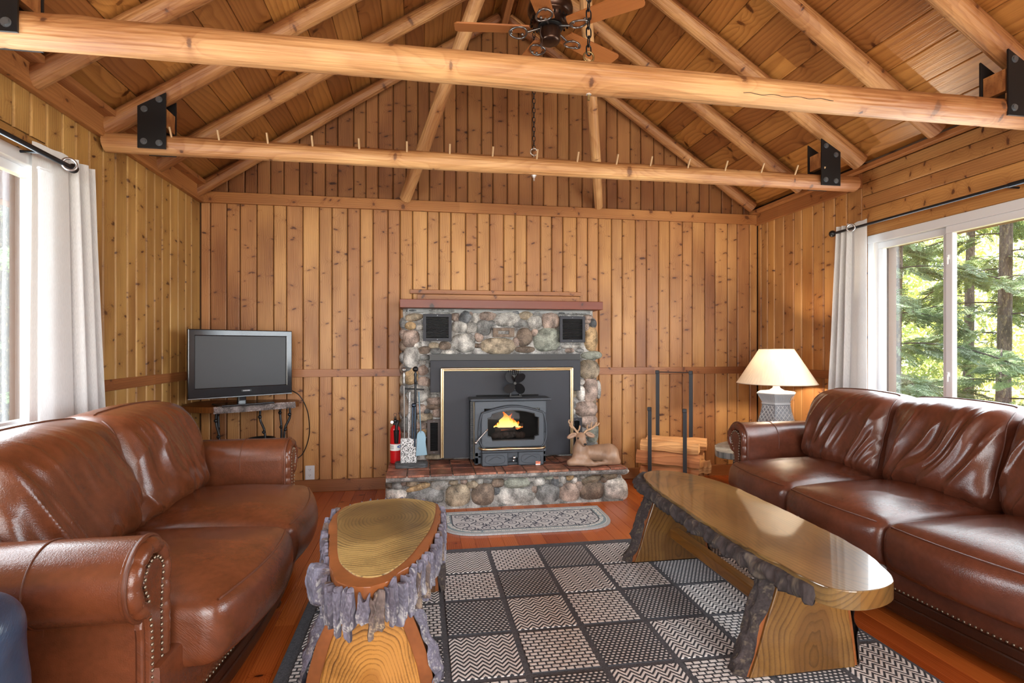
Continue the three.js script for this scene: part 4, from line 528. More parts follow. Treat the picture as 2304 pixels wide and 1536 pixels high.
    const kc = new THREE.CatmullRomCurve3([...key.slice(25), ...key.slice(0, 25)].map(([a, y]) => new THREE.Vector3(ax(a), y, ZA + .03)), true, 'centripetal'), nn = []; const tot = Math.round(kc.getLength() / .017); for (let i = 0; i < tot; i++) { const q = kc.getPointAt(i / tot); if (q.y < .112) continue; nn.push(place(new THREE.SphereGeometry(.0052, 8, 5), q.toArray(), [0, 0, 0], [1, 1, .7])); } mesh('nail_trim', cat(nn), nailM, arm);
  }
  return g;
}
const brownL = leather(.155, .047, .019), brownR = leather(.13, .04, .022);
makeSofa(2, .67, 'tan brown leather loveseat against the left wall', [-1.585, 0, -2.33], Math.PI / 2, brownL, 1);
makeSofa(3, .6, 'reddish brown three-seat leather sofa under the right window', [2.92, 0, -2.26], -Math.PI / 2, brownR, 2);
// dark blue leather chair at the lower left edge
{
  const g = thing('leather_armchair', 'dark blue leather armchair corner at the lower left edge', 'armchair', [-1.115, 0, -1.235], .0), L = leather(.03, .05, .1, .3);
  const [b] = softBox(.62, .42, .2, .09, [50, 34, 12], (x, y, z) => { const wr = .06 * ridge(n2(x * 3 + 3 + y * 4, y * 9 + x * 3)); const a = Math.hypot(x, y, z) || 1; return [x * (1 + wr), y * (1 + wr), z * (1 + wr * 2)]; }); mesh('back', b, L, g, [0, .44, .0]);
  const [s] = softBox(.6, .16, .55, .06, [20, 8, 20], (x, y, z) => [x, y, z]); mesh('seat', s, L, g, [0, .3, .36]); mesh('base', rbx(.6, .16, .6, .03, 0, .15, .3), L, g); for (const [x, z] of [[-.25, .05], [.25, .05], [-.25, .55], [.25, .55]]) mesh('foot', cyl(.02, .015, .07, x, .035, z, 12), M.black, g);
}
// ------------------------------------------------------------------ rug and mat
{
  const tile = (fn) => tex(320, 320, (u, v, o) => { const k = fn(u, v), n = n2(u * 160, v * 160), m = f2(u * 5, v * 5, 3); const L = [226, 222, 220], Dk = [58, 60, 66]; for (let c = 0; c < 3; c++) o[c] = lerp(Dk[c], L[c], k) * (.84 + .22 * n + .12 * (m - .5)); });
  const tri = (x) => Math.abs((x - Math.floor(x)) * 2 - 1), edge = (x, w) => sstep(.5 - w, .5 + w, x);
  const herr = tile((u, v) => { const t = (v * 11 + tri(u * 5.5) * 1.15); const f = t - Math.floor(t); return sstep(.32, .46, f) * (1 - sstep(.9, 1, f)); });
  const bask = tile((u, v) => { const r = Math.floor(v * 13), x = u * 8 + (r % 2) * .5, a = x - Math.floor(x), b = v * 13 - r, vert = tri(x) ; const h = sstep(.08, .2, b) * (1 - sstep(.8, .92, b)); const g = sstep(.06, .13, a) * (1 - sstep(.87, .94, a)); return h * g; });
  const dots = tile((u, v) => { const r = Math.floor(v * 17), x = u * 13 + (r % 2) * .5, a = x - Math.floor(x) - .5, b = v * 17 - r - .5; return 1 - sstep(.17, .36, Math.hypot(a * .85, b * .95)); });
  const wb = tex(128, 128, (u, v, o) => { o[0] = o[1] = o[2] = 255 * n2(u * 64, v * 64); }, false); wb.repeat.set(3, 3);
  const mats = [herr, bask, dots].map((m) => std({ map: m, roughness: .95, bumpMap: m, bumpScale: .003 }));
  const band = std({ map: scaled(tex(128, 128, (u, v, o) => { const n = n2(u * 64, v * 64); o[0] = 58 + 34 * n; o[1] = 59 + 34 * n; o[2] = 64 + 35 * n; }), .2, .2), roughness: .95 });
  const X0 = -.5, X1 = 1.755, Z0 = -3.085, Z1 = .3, g = thing('area_rug', 'charcoal and taupe woven rug with a grid of patterned squares', 'rug', [0, 0, 0]);
  const sh = bx(X1 - X0, .008, Z1 - Z0, (X0 + X1) / 2, .004, (Z0 + Z1) / 2); { const p = sh.attributes.position, uv = sh.attributes.uv; for (let i = 0; i < p.count; i++) uv.setXY(i, p.getX(i), p.getZ(i)); } mesh('border', sh, band, g);
  const px = .2765, pz = .2955, W = px - .024, H = pz - .024, tg = rbx(W, .006, H, .002); { const p = tg.attributes.position, uv = tg.attributes.uv; for (let i = 0; i < p.count; i++) uv.setXY(i, p.getX(i) / W + .5, .5 - p.getZ(i) / H); }
  for (let r = 0; r < 11; r++) for (let c = -2; c < 6; c++) mesh('woven_square', tg, mats[(((c + r) % 3) + 3) % 3], g, [.0915 + px * (c + .5), .0085, -3.035 + pz * (r + .5)]);
}
{
  // half-round hearth mat with printed scrolls
  const W = 1.12, D = .475, cv = document.createElement('canvas'), S = 1000; cv.width = 1120; cv.height = 475; const c = cv.getContext('2d');
  const outline = (q) => { c.beginPath(); c.moveTo(q, q); c.lineTo(1120 - q, q); c.lineTo(1120 - q, 230); c.quadraticCurveTo(1120 - q, 475 - q, 860, 475 - q); c.lineTo(260, 475 - q); c.quadraticCurveTo(q, 475 - q, q, 230); c.closePath(); };
  c.fillStyle = '#a3a6a8'; c.fillRect(0, 0, 1120, 475); outline(24); c.fillStyle = '#7f929a'; c.fill(); outline(24); c.strokeStyle = '#e6e4de'; c.lineWidth = 3; c.stroke();
  c.strokeStyle = '#dcdad4'; c.lineWidth = 5; const chain = (x, y, a) => { c.save(); c.translate(x, y); c.rotate(a); c.beginPath(); c.ellipse(0, 0, 20, 11, 0, 0, 7); c.stroke(); c.beginPath(); c.ellipse(0, 0, 8, 5, 0, 0, 7); c.stroke(); c.beginPath(); c.moveTo(18, -9); c.lineTo(34, 9); c.moveTo(18, 9); c.lineTo(34, -9); c.stroke(); c.restore(); };
  for (let x = 70; x < 1080; x += 52) { chain(x, 48, 0); if (x > 250 && x < 880) chain(x, 475 - 48, 0); } for (let y = 95; y < 230; y += 52) { chain(48, y, 1.57); chain(1072, y, 1.57); } for (let k = 0; k < 5; k++) { const t = (k + .6) / 5.4 * Math.PI / 2; chain(258 - 205 * Math.cos(t), 235 + 190 * Math.sin(t), Math.PI / 2 - t); chain(862 + 205 * Math.cos(t), 235 + 190 * Math.sin(t), Math.PI / 2 + t); }
  outline(74); c.fillStyle = '#bcbdbf'; c.fill(); c.strokeStyle = '#44484f'; c.lineWidth = 7; c.stroke(); outline(74); c.save(); c.clip();
  c.strokeStyle = '#343a4a'; c.lineWidth = 6.5; const spiral = (x, y, r, dir, a0) => { c.beginPath(); for (let k = 0; k <= 60; k++) { const t = k / 60, a = a0 + dir * t * 4.2 * Math.PI / 1.35, q = r * (1 - t * .86); const X = x + Math.cos(a) * q, Y = y + Math.sin(a) * q * .92; k ? c.lineTo(X, Y) : c.moveTo(X, Y); } c.stroke(); };
  for (let i = 0; i < 9; i++) for (let j = 0; j < 4; j++) { const x = 130 + i * 108 + (j % 2) * 50, y = 118 + j * 82, d = (i + j) % 2 ? 1 : -1; spiral(x, y, 46, d, d > 0 ? Math.PI : 0); if ((i + j) % 3 === 0) spiral(x + 45, y + 30, 24, -d, .5); c.beginPath(); c.moveTo(x + 46, y); c.quadraticCurveTo(x + 60, y + 40, x + 20, y + 70); c.stroke(); }
  c.restore(); { const id = c.getImageData(0, 0, 1120, 475), d = id.data; for (let y = 0; y < 475; y++) for (let x = 0; x < 1120; x++) { const k = (y * 1120 + x) * 4, n = .9 + .2 * n2(x * .45, y * .45); d[k] *= n; d[k + 1] *= n; d[k + 2] *= n; } c.putImageData(id, 0, 0); }
  const t = new THREE.CanvasTexture(cv); t.colorSpace = THREE.SRGBColorSpace;
  const s = new THREE.Shape(); s.moveTo(0, 0); s.lineTo(W, 0); s.lineTo(W, -.23); s.quadraticCurveTo(W, -D, .86, -D); s.lineTo(.26, -D); s.quadraticCurveTo(0, -D, 0, -.23); s.lineTo(0, 0);
  const e = extr(s, .006, .003, 14), p = e.attributes.position, uv = e.attributes.uv; for (let i = 0; i < p.count; i++) uv.setXY(i, p.getX(i) / W, 1 + p.getY(i) / D); e.rotateX(-Math.PI / 2);
  const m = solo('hearth_mat', e, std({ map: t, roughness: .95 }), 'grey half-round mat with scroll pattern in front of the hearth', 'mat', [.125, .003, -3.775]); m.rotation.y = -.012;
}
// ------------------------------------------------------------------ live edge tables
function ringSheet(W, H, mw, mh, { cx, cy, ax = 1, ay = 1, freq = 60, light, dark, heart, hr = .12, wob = .05 }) {
  const s = rr(0, 99);
  return scaled(tex(W, H, (u, v, o) => { const x = u * mw - cx, y = v * mh - cy, dx = x * ax, dy = y * ay, th = Math.atan2(dy, dx), d = Math.hypot(dx, dy) * (1 + wob * 2 * (f2(Math.cos(th) * 1.4 + s, Math.sin(th) * 1.4 + Math.hypot(dx, dy) * 2, 3) - .5)); const t = d * freq + 1.5 * n2(x * 9 + s, y * 9), b = t - Math.floor(t), i = Math.floor(t), amp = .35 + .65 * h2(i, 7); const line = Math.pow(b < .85 ? b / .85 : (1 - b) / .15, 3) * amp, fib = n2(x * 260, y * 260), hz = 1 - sstep(hr * .75, hr * 1.15, d + .02 * n2(th * 3, 3)), pt = f2(x * 7 + s, y * 7, 4); for (let c = 0; c < 3; c++) { const base = lerp(light[c], heart[c], hz * .8); o[c] = lerp(base, dark[c], clamp(line * .8 + .14 * fib + (pt - .5) * 1.0)); } }, true, false), mw, mh);
}
T.bark = scaled(tex(512, 512, (u, v, o) => { const a = f2w(u, v, 16, 5, 4), b = n2w(u, v, 90, 70), l = f2w(u, v, 22, 22, 3); let t = .25 + .7 * a; const li = sstep(.56, .66, l); for (let c = 0; c < 3; c++) { let q = lerp([58, 52, 52][c], [142, 132, 134][c], clamp(t + (b - .5) * .4)); q = lerp(q, [196, 186, 158][c], li * .85 * b); o[c] = q; } }), .4, .4);
T.barkB = scaled(tex(256, 256, (u, v, o) => { o[0] = o[1] = o[2] = 255 * clamp(f2w(u, v, 20, 9, 5)); }, false), .3, .3);
const barkDark = std({ map: T.bark, color: lin(.24, .21, .2), roughness: .95, bumpMap: T.barkB, bumpScale: .008 }), barkBlue = std({ map: T.bark, color: lin(.82, .9, 1.16), roughness: .75, bumpMap: T.barkB, bumpScale: .006 }), cambium = std({ color: lin(.3, .1, .03), roughness: .3, map: T.leather });
const resample = (pts, n) => { const c = new THREE.CatmullRomCurve3(pts.map(([x, z]) => new THREE.Vector3(x, 0, z)), true, 'centripetal'); return c.getSpacedPoints(n).slice(0, n).map((p) => [p.x, p.z]); };
function plate(o, y0, y1, bev, uvf) { const e = extr(shape(o.map(([x, z]) => [x, -z])), y1 - y0 - 2 * bev, bev, 4); e.rotateX(-Math.PI / 2); e.translate(0, y0 + bev, 0); const p = e.attributes.position, uv = e.attributes.uv; for (let i = 0; i < p.count; i++) uv.setXY(i, ...uvf(p.getX(i), p.getY(i), p.getZ(i))); return e; }
// rough bark band round an outline; amp(x, z) gives how far it stands out
function barkBand(o, y0, y1, out, rough, sd, flare = 0) {
  const n = o.length, cx = o.reduce((a, p) => a + p[0], 0) / n, cz = o.reduce((a, p) => a + p[1], 0) / n, N = o.map((p, i) => { const a = o[(i + n - 1) % n], b = o[(i + 1) % n]; let x = b[1] - a[1], z = -(b[0] - a[0]); const l = Math.hypot(x, z) || 1; x /= l; z /= l; if (x * (p[0] - cx) + z * (p[1] - cz) < 0) { x = -x; z = -z; } return [x, z]; });
  const nv = 9; const g = grid(n, nv, (u, v) => { const i = Math.round(u * n) % n, [x, z] = o[i], [nx, nz] = N[i]; const k = Math.round(v * nv), inner = k === 0 || k === nv; const w = out(x, z) * (inner ? 0 : 1), q = (k - .5) / (nv - 1); const y = out(x, z) < -.01 ? y1 - .012 - .001 * k : k === 0 ? y1 - .004 : k === nv ? y0 + .004 : lerp(y1, y0, clamp(q)); const d = inner ? -.004 : w < -.01 ? -.012 : w * (.55 + .45 * Math.sin(Math.PI * clamp(q, .1, .9))) + rough * (ridge(n3(x * 26 + sd, y * 9, z * 26)) - .35) + rough * 1.0 * (n3(x * 75 + sd, y * 60, z * 75) - .5) + rough * 1.2 * (f3(x * 9 + sd, y * 9, z * 9, 3) - .5) + flare * clamp(q); return [x + nx * d, y + (inner ? 0 : rough * .8 * (n3(x * 22 + sd, 5, z * 22) - .5)), z + nz * d]; }, [1, 1], true);
  const p = g.attributes.position, uv = g.attributes.uv; let s = 0; for (let i = 0; i <= n; i++) { if (i) { const a = o[i - 1], b = o[i % n]; s += Math.hypot(a[0] - b[0], a[1] - b[1]); } for (let k = 0; k <= nv; k++) uv.setXY(k * (n + 1) + i, s, p.getY(k * (n + 1) + i) + k * .006); }
  const ix = g.index; const t0 = new THREE.Vector3().fromBufferAttribute(g.attributes.normal, 3 * (n + 1)), q0 = N[0]; if (t0.x * q0[0] + t0.z * q0[1] < 0) { for (let i = 0; i < ix.count; i += 3) { const t = ix.getX(i); ix.setX(i, ix.getX(i + 1)); ix.setX(i + 1, t); } g.computeVertexNormals(); }
  return g;
}
// upright slab leg: outline in (x, y) from left and right edges, thickness along z
function slabLeg(g, L, R, z0, z1, face, barkM, uvo, camb = .022) {
  const ol = [...L, ...[...R].reverse()], inner = [...L.map(([x, y]) => [x + camb, y]), ...[...R].reverse().map(([x, y]) => [x - camb, y])];
  const leg = new THREE.Group(); leg.name = 'leg'; g.add(leg);
  const e = extr(shape(inner), z1 - z0, .004); e.translate(0, 0, z0); { const p = e.attributes.position, uv = e.attributes.uv; for (let i = 0; i < p.count; i++) uv.setXY(i, p.getX(i) - uvo[0] + (p.getZ(i) < z1 - .01 ? .0 : 0), p.getY(i) - uvo[1]); } mesh('slab', e, face, leg);
  for (const [E, s] of [[L, 1], [R, -1]]) {
    const c = extr(shape([...E.map(([x, y]) => [x + s * .006, y]), ...[...E].reverse().map(([x, y]) => [x + s * (camb + .006), y])]), z1 - z0 - .012, .002); c.translate(0, 0, z0 + .005); mesh('cambium', c, cambium, leg);
    const cv = new THREE.CatmullRomCurve3(E.map(([x, y]) => new THREE.Vector3(x, y, 0)), false, 'centripetal'); const b = grid(10, 44, (u, v) => { const q = cv.getPoint(v), z = lerp(z0 - .006, z1 + .006, u), rim = Math.sin(Math.PI * clamp(u, .03, .97)); const d = rim * .03 + .016 * (ridge(n3(z * 30 + E[0][0] * 9, q.y * 12, 4)) - .3) + .02 * (f3(z * 14, q.y * 12, E[0][0] * 9, 3) - .5); return [q.x - s * (d - .008), q.y, z + (u < .01 || u > .99 ? 0 : .01 * (n2(q.y * 20, u * 9) - .5))]; }, [.12, .45]); if (s < 0) { const ix = b.index; for (let i = 0; i < ix.count; i += 3) { const t = ix.getX(i); ix.setX(i, ix.getX(i + 1)); ix.setX(i + 1, t); } b.computeVertexNormals(); } mesh('bark', b, barkM, leg);
  }
  return leg;
}
{
  const g = thing('coffee_table', 'long glossy live-edge slab coffee table with dark bark edge', 'coffee table', [0, .0115, 0]);
  const out = [[1.195, -2.809], [1.159, -2.638], [1.141, -2.444], [1.134, -2.262], [1.127, -2.104], [1.125, -1.939], [1.128, -1.795], [1.135, -1.687], [1.145, -1.602], [1.152, -1.51], [1.168, -1.435], [1.196, -1.4], [1.244, -1.383], [1.306, -1.388], [1.374, -1.411], [1.41, -1.438], [1.441, -1.485], [1.471, -1.55], [1.499, -1.635], [1.524, -1.759], [1.533, -1.871], [1.54, -1.997], [1.549, -2.149], [1.552, -2.312], [1.555, -2.512], [1.532, -2.67], [1.473, -2.815], [1.399, -2.905], [1.311, -2.93], [1.238, -2.89]];
  const o = resample(out, 320).map(([x, z]) => [x + .006 * (n2(x * 30, z * 30) - .5), z]);
  const top = ringSheet(640, 1700, .64, 1.7, { cx: .32, cy: .62, ax: 1, ay: .2, freq: 62, light: [120, 92, 50], dark: [62, 44, 22], heart: [100, 72, 36], hr: .14, wob: .16 });
  mesh('top', plate(o, .378, .435, .003, (x, y, z) => [x - 1.02 + (.435 - y), -1.33 - z]), phy({ map: top, roughness: .28, clearcoat: 1, clearcoatRoughness: .05 }), g);
  const bare = (x, z) => { const near = z > -1.53 && x > 1.16; return near ? -.03 : x < 1.3 ? .018 + .03 * sstep(-2.5, -2.85, z) : .012 + .03 * sstep(-2.6, -2.9, z); };
  mesh('bark_edge', barkBand(o, .362, .426, bare, .02, 3), barkDark, g);
  const face = ringSheet(512, 512, .6, .6, { cx: .34, cy: .1, ax: 1.5, ay: .8, freq: 34, light: [120, 86, 42], dark: [66, 43, 20], heart: [96, 64, 30], hr: .16, wob: .25 }), fm = phy({ map: face, roughness: .25, clearcoat: .6, clearcoatRoughness: .15 });
  for (const [z0, z1] of [[-1.8, -1.715], [-2.82, -2.735]]) slabLeg(g, [[1.09, 0], [1.12, .08], [1.15, .18], [1.185, .28], [1.215, .375]], [[1.545, 0], [1.535, .08], [1.52, .18], [1.5, .28], [1.475, .375]], z0, z1, fm, barkDark, [1.02, -.05]);
  const st = rbx(.05, .05, .96, .004, 1.335, .145, -2.27); { const p = st.attributes.position, uv = st.attributes.uv; for (let i = 0; i < p.count; i++) uv.setXY(i, .3 + (p.getX(i) - 1.335) * .8 + (p.getY(i) - .145) * .8, p.getZ(i) + 2.9); } mesh('stretcher', st, std({ map: T.slab, roughness: .3, color: lin(.45, .38, .3) }), g);
}
{
  const g = thing('live_edge_bench', 'short live-edge slab bench with growth rings and grey bark', 'bench', [0, .0115, 0]);
  const inn = [[-.344, -2.374], [-.322, -2.471], [-.25, -2.536], [-.16, -2.56], [-.066, -2.556], [.004, -2.512], [.056, -2.465], [.06, -2.386], [.05, -2.246], [.026, -2.094], [-.008, -1.964], [-.041, -1.851], [-.08, -1.765], [-.114, -1.717], [-.152, -1.703], [-.192, -1.72], [-.228, -1.769], [-.259, -1.833], [-.279, -1.914], [-.301, -2.053], [-.322, -2.198]];
  const mid = [[-.363, -2.282], [-.336, -2.481], [-.255, -2.545], [-.16, -2.571], [-.066, -2.566], [.004, -2.523], [.07, -2.46], [.079, -2.384], [.064, -2.164], [.031, -1.971], [-.005, -1.845], [-.038, -1.775], [-.065, -1.735], [-.093, -1.678], [-.132, -1.649], [-.176, -1.643], [-.222, -1.664], [-.254, -1.705], [-.285, -1.806], [-.308, -1.917], [-.335, -2.084]];
  const o1 = resample(inn, 120), o2 = resample(mid, 130).map(([x, z]) => [x + .008 * (n2(x * 40, z * 40) - .5), z + .008 * (n2(x * 40 + 9, z * 40) - .5)]);
  const top = ringSheet(900, 1100, .54, .98, { cx: .283, cy: .679, ax: 1.25, ay: .9, freq: 60, light: [166, 138, 82], dark: [58, 42, 20], heart: [100, 78, 40], hr: .26, wob: .1 });
  mesh('top', plate(o1, .4, .441, .002, (x, y, z) => [x + .44, -1.6 - z]), phy({ map: top, roughness: .5, clearcoat: .3, clearcoatRoughness: .15 }), g);
  mesh('cambium', plate(o2, .335, .437, .003, (x, y, z) => [x, z]), cambium, g);
  // bark plates, each its own flake
  const ring = new THREE.CatmullRomCurve3(mid.map(([x, z]) => new THREE.Vector3(x, 0, z)), true, 'centripetal'), len = ring.getLength(); let s = 0, k = 0;
  const barkT = [barkBlue, barkBlue, barkBlue, std({ map: T.bark, color: lin(.62, .66, .86), roughness: .75, bumpMap: T.barkB, bumpScale: .008 }), std({ map: T.bark, color: lin(.7, .6, .52), roughness: .8, bumpMap: T.barkB, bumpScale: .008 })];
  for (let pass = 0; pass < 2; pass++) { s = pass * .013; while (s < len - .012) { const w = pass ? rr(.016, .03) : rr(.02, .05), at = ((s + w / 2) / len) % 1, c = ring.getPointAt(at), t = ring.getTangentAt(at); const far = c.z < -2.48; const top1 = .422 + rr(-.02, .012) - pass * .006, bot = .325 + rr(-.03, .02), thick = (far ? .01 : rr(.01, .024)) * (pass ? .7 : 1), sd = k * 3.3, hh = top1 - bot;
    const [pg] = softBox(w, hh, thick, .0025, [7, 18, 3], (x, y, z) => { const e = y / hh * 2, f = z > 0 ? 1 : .3; return [x * (1 - .35 * Math.max(0, e) * n2(sd, 3)) + .007 * (n2(y * 45 + sd, 2) - .5), y + (Math.abs(e) > .8 ? .03 * (n2(x * 110 + sd, e) - .4) * e : 0), z + f * (.011 * (f3(x * 60 + sd, y * 22, 3, 3) - .5) + .006 * ridge(n2(x * 70 + sd, y * 12)))]; });
    let nx = t.z, nz = -t.x; if (nx * (c.x + .14) + nz * (c.z + 2.1) < 0) { nx = -nx; nz = -nz; } const off = thick * .5 + (pass ? .012 : .002); mesh('bark_plate', toCreasedNormals(pg, .6), barkT[k % 5], g, [c.x + nx * off, (top1 + bot) / 2, c.z + nz * off], [rr(-.06, .02), Math.atan2(nx, nz) + rr(-.12, .12), rr(-.08, .08)]); s += w * (pass ? rr(1.6, 3.4) : .97); k++; } }
  const kb = softBox(.1, .12, .06, .025, [10, 12, 8], (x, y, z) => [x + .03 * (f3(x * 20, y * 20, z * 20, 3) - .5), y + .03 * (f3(x * 20 + 5, y * 20, z * 20, 3) - .5), z + .03 * (f3(x * 20, y * 20 + 9, z * 20, 3) - .5)])[0]; mesh('bark_burl', kb, barkBlue, g, [-.325, .37, -1.84], [0, -.9, 0]);
  const face = ringSheet(640, 640, .5, .46, { cx: .25, cy: -.02, ax: 1.55, ay: .82, freq: 64, light: [184, 128, 60], dark: [66, 40, 14], heart: [156, 102, 42], hr: .1, wob: .12 }), fm = phy({ map: face, roughness: .25, clearcoat: .6, clearcoatRoughness: .15 });
  slabLeg(g, [[-.385, 0], [-.37, .08], [-.345, .17], [-.315, .25], [-.285, .338]], [[.05, 0], [.035, .08], [.005, .17], [-.025, .25], [-.05, .338]], -1.93, -1.84, fm, barkBlue, [-.42, 0], .05);
  slabLeg(g, [[-.36, 0], [-.34, .17], [-.3, .338]], [[.085, 0], [.075, .17], [.06, .338]], -2.62 + .0, -2.555, std({ map: T.slab, color: lin(.28, .24, .2), roughness: .45 }), barkDark, [-.5, 0], .02);
}
// ------------------------------------------------------------------ television and its corner stand
{
  const t = thing('corner_stand', 'corner TV stand with live-edge slab top and black iron legs', 'stand');
  const o = resample([[-1.655, -4.15], [-1.4, -4.0], [-1.25, -4.09], [-1.1, -4.2], [-.94, -4.31], [-.93, -4.42], [-1.0, -4.5], [-1.3, -4.51], [-1.64, -4.5]], 90);
  mesh('top', plate(o, .695, .738, .003, (x, y, z) => [x + 2, z + 6]), std({ map: T.slab, color: lin(.42, .3, .22), roughness: .35 }), t);
  const fr = []; const cv = new THREE.CatmullRomCurve3([[-1.395, 0, -3.99], [-1.25, 0, -4.08], [-1.1, 0, -4.19], [-.935, 0, -4.3]].map(V)); const b = grid(60, 7, (u, v) => { const p = cv.getPoint(u), q = Math.sin(Math.PI * v), d = .012 * q + .014 * (n3(p.x * 60, v * 5, 3) - .5); return [p.x + d * .6, lerp(.74, .692, v), p.z + d * .8 + .004]; }, [.55, .06]); mesh('rough_edge', b, std({ map: T.stone, color: lin(.5, .42, .4), roughness: .5, bumpMap: T.stoneB, bumpScale: .02 }), t);
  const leg = (x, z, bend) => mesh('leg', cat([tube([[x, .695, z], [x + bend * .0, .62, z], [x + bend * .035, .54, z + .01], [x + bend * .04, .44, z + .015], [x + bend * .01, .3, z + .01], [x + bend * .05, .1, z + .02], [x + bend * .06, .0, z + .02]], .0085, 50, 8), sph(.014, x + bend * .0, .64, z + .008, 8, 6), sph(.013, x + bend * .032, .53, z + .015, 8, 6)]), M.iron, t);
  leg(-1.62, -4.14, .4); leg(-1.4, -4.05, .6); leg(-1.16, -4.22, .9); leg(-.98, -4.33, -.9); leg(-1.08, -4.46, .3); leg(-1.52, -4.44, .2);
  mesh('low_shelf', plate(o.map(([x, z]) => [lerp(-1.3, x, .7), lerp(-4.27, z, .7)]), .38, .4, .003, (x, y, z) => [x + 2, z + 6]), std({ map: T.slab, color: lin(.3, .2, .15), roughness: .4 }), t);
}
{
  const A = [-1.55, -3.955], B = [-.987, -4.385], ang = Math.atan2(-(B[1] - A[1]), B[0] - A[0]), W = .71, H = .47;
  const g = thing('television', 'black flat screen television on the corner stand', 'television', [(A[0] + B[0]) / 2, .738, (A[1] + B[1]) / 2], ang);
  const pb = std({ color: lin(.012, .012, .014), roughness: .12 });
  const s = shape([[-W / 2, .062], [W / 2, .062], [W / 2, .062 + H], [-W / 2, .062 + H]]); const m = .045; s.holes.push(new THREE.Path([[-W / 2 + m, .062 + .068], [W / 2 - m, .062 + .068], [W / 2 - m, .062 + H - m], [-W / 2 + m, .062 + H - m]].map((p) => new THREE.Vector2(...p)))); mesh('bezel', extr(s, .02, .006), pb, g);
  mesh('screen', bx(W - 2 * m + .01, H - m - .06, .004, 0, .062 + .068 + (H - m - .068) / 2, .014), std({ color: lin(.022, .022, .024), roughness: .42 }), g); mesh('back', rbx(W - .04, H - .04, .05, .02, 0, .062 + H / 2, -.028), M.black, g);
  const cv = document.createElement('canvas'); cv.width = 256; cv.height = 48; const c = cv.getContext('2d'); c.fillStyle = '#0b0b0c'; c.fillRect(0, 0, 256, 48); c.fillStyle = '#d8dade'; c.font = 'bold 36px sans-serif'; c.textAlign = 'center'; c.textBaseline = 'middle'; c.fillText('SAMSUNG', 128, 25); const ct = new THREE.CanvasTexture(cv); ct.colorSpace = THREE.SRGBColorSpace;
  mesh('lettering', new THREE.PlaneGeometry(.072, .0135).translate(.02, .1, .0275), std({ map: ct, roughness: .4 }), g);
  mesh('lower_trim', rbx(W, .008, .012, .003, 0, .06, .02), std({ color: lin(.3, .32, .34), roughness: .15, metalness: .6 }), g);
  mesh('neck', rbx(.06, .075, .03, .01, 0, .04, -.01), pb, g); mesh('base', (() => { const e = rbx(.36, .014, .2, .006, 0, .009, .03); return e; })(), pb, g);
}
solo('black_bowl', lathe([[.001, .0], [.06, .0], [.085, .03], [.1, .06], [.094, .064], [.08, .04], [.05, .02], [.001, .018]], 36), M.black, 'shallow black bowl on the lower shelf of the TV stand', 'bowl', [-1.19, .401, -4.36]);
solo('remote_control', rbx(.16, .014, .042, .006), M.black, 'black remote control lying on the TV stand edge', 'remote', [-1.33, .746, -4.115], [0, .62, 0]);
solo('power_cable', tube([[-1.0, .82, -4.42], [-.93, .78, -4.4], [-.88, .68, -4.42], [-.865, .55, -4.46], [-.88, .42, -4.5], [-.93, .3, -4.505], [-1.0, .25, -4.5]], .004, 60, 7), M.black, 'thin black cable curving down beside the TV stand', 'cable');
{
  const g = thing('wall_outlet', 'white double electrical outlet low on the back wall', 'outlet', [-.8735, .153, ZB]);
  mesh('cover_plate', rbx(.072, .112, .006, .003, 0, 0, .003), M.white, g);
  for (const y of [.022, -.022]) { const r = mesh('socket', place(cyl(.016, .016, .004, 0, 0, 0, 20), [0, y, .006], [Math.PI / 2, 0, 0]), M.white, g); mesh('slot', cat([bx(.002, .008, .002, -.006, y + .003, .0085), bx(.002, .007, .002, .006, y + .003, .0085), place(cyl(.0022, .0022, .002, 0, 0, 0, 8), [0, y - .007, .0085], [Math.PI / 2, 0, 0])]), M.black, r); }
}
// ------------------------------------------------------------------ lamp on its end table
{
  const g = thing('end_table', 'live-edge stone-grey end table behind the sofa arm', 'end table');
  const o = resample([[2.12, -3.62], [2.2, -3.52], [2.5, -3.5], [2.85, -3.52], [2.95, -3.7], [2.92, -4.0], [2.7, -4.1], [2.4, -4.02], [2.2, -3.85]], 80).map(([x, z]) => [x + .02 * (n2(x * 20, z * 20) - .5), z + .02 * (n2(x * 20 + 9, z * 20) - .5)]);
  mesh('top', plate(o, .35, .395, .004, (x, y, z) => [x, z]), std({ map: T.stone, color: lin(.55, .58, .56), roughness: .35 }), g);
  for (const [x, z] of [[2.3, -3.65], [2.8, -3.62], [2.75, -3.95], [2.4, -3.9]]) mesh('leg', logGeo([x, 0, z], [lerp(2.55, x, .9), .352, lerp(-3.78, z, .9)], .026, .022, x * 9, 10, 8), barkDark, g);
}
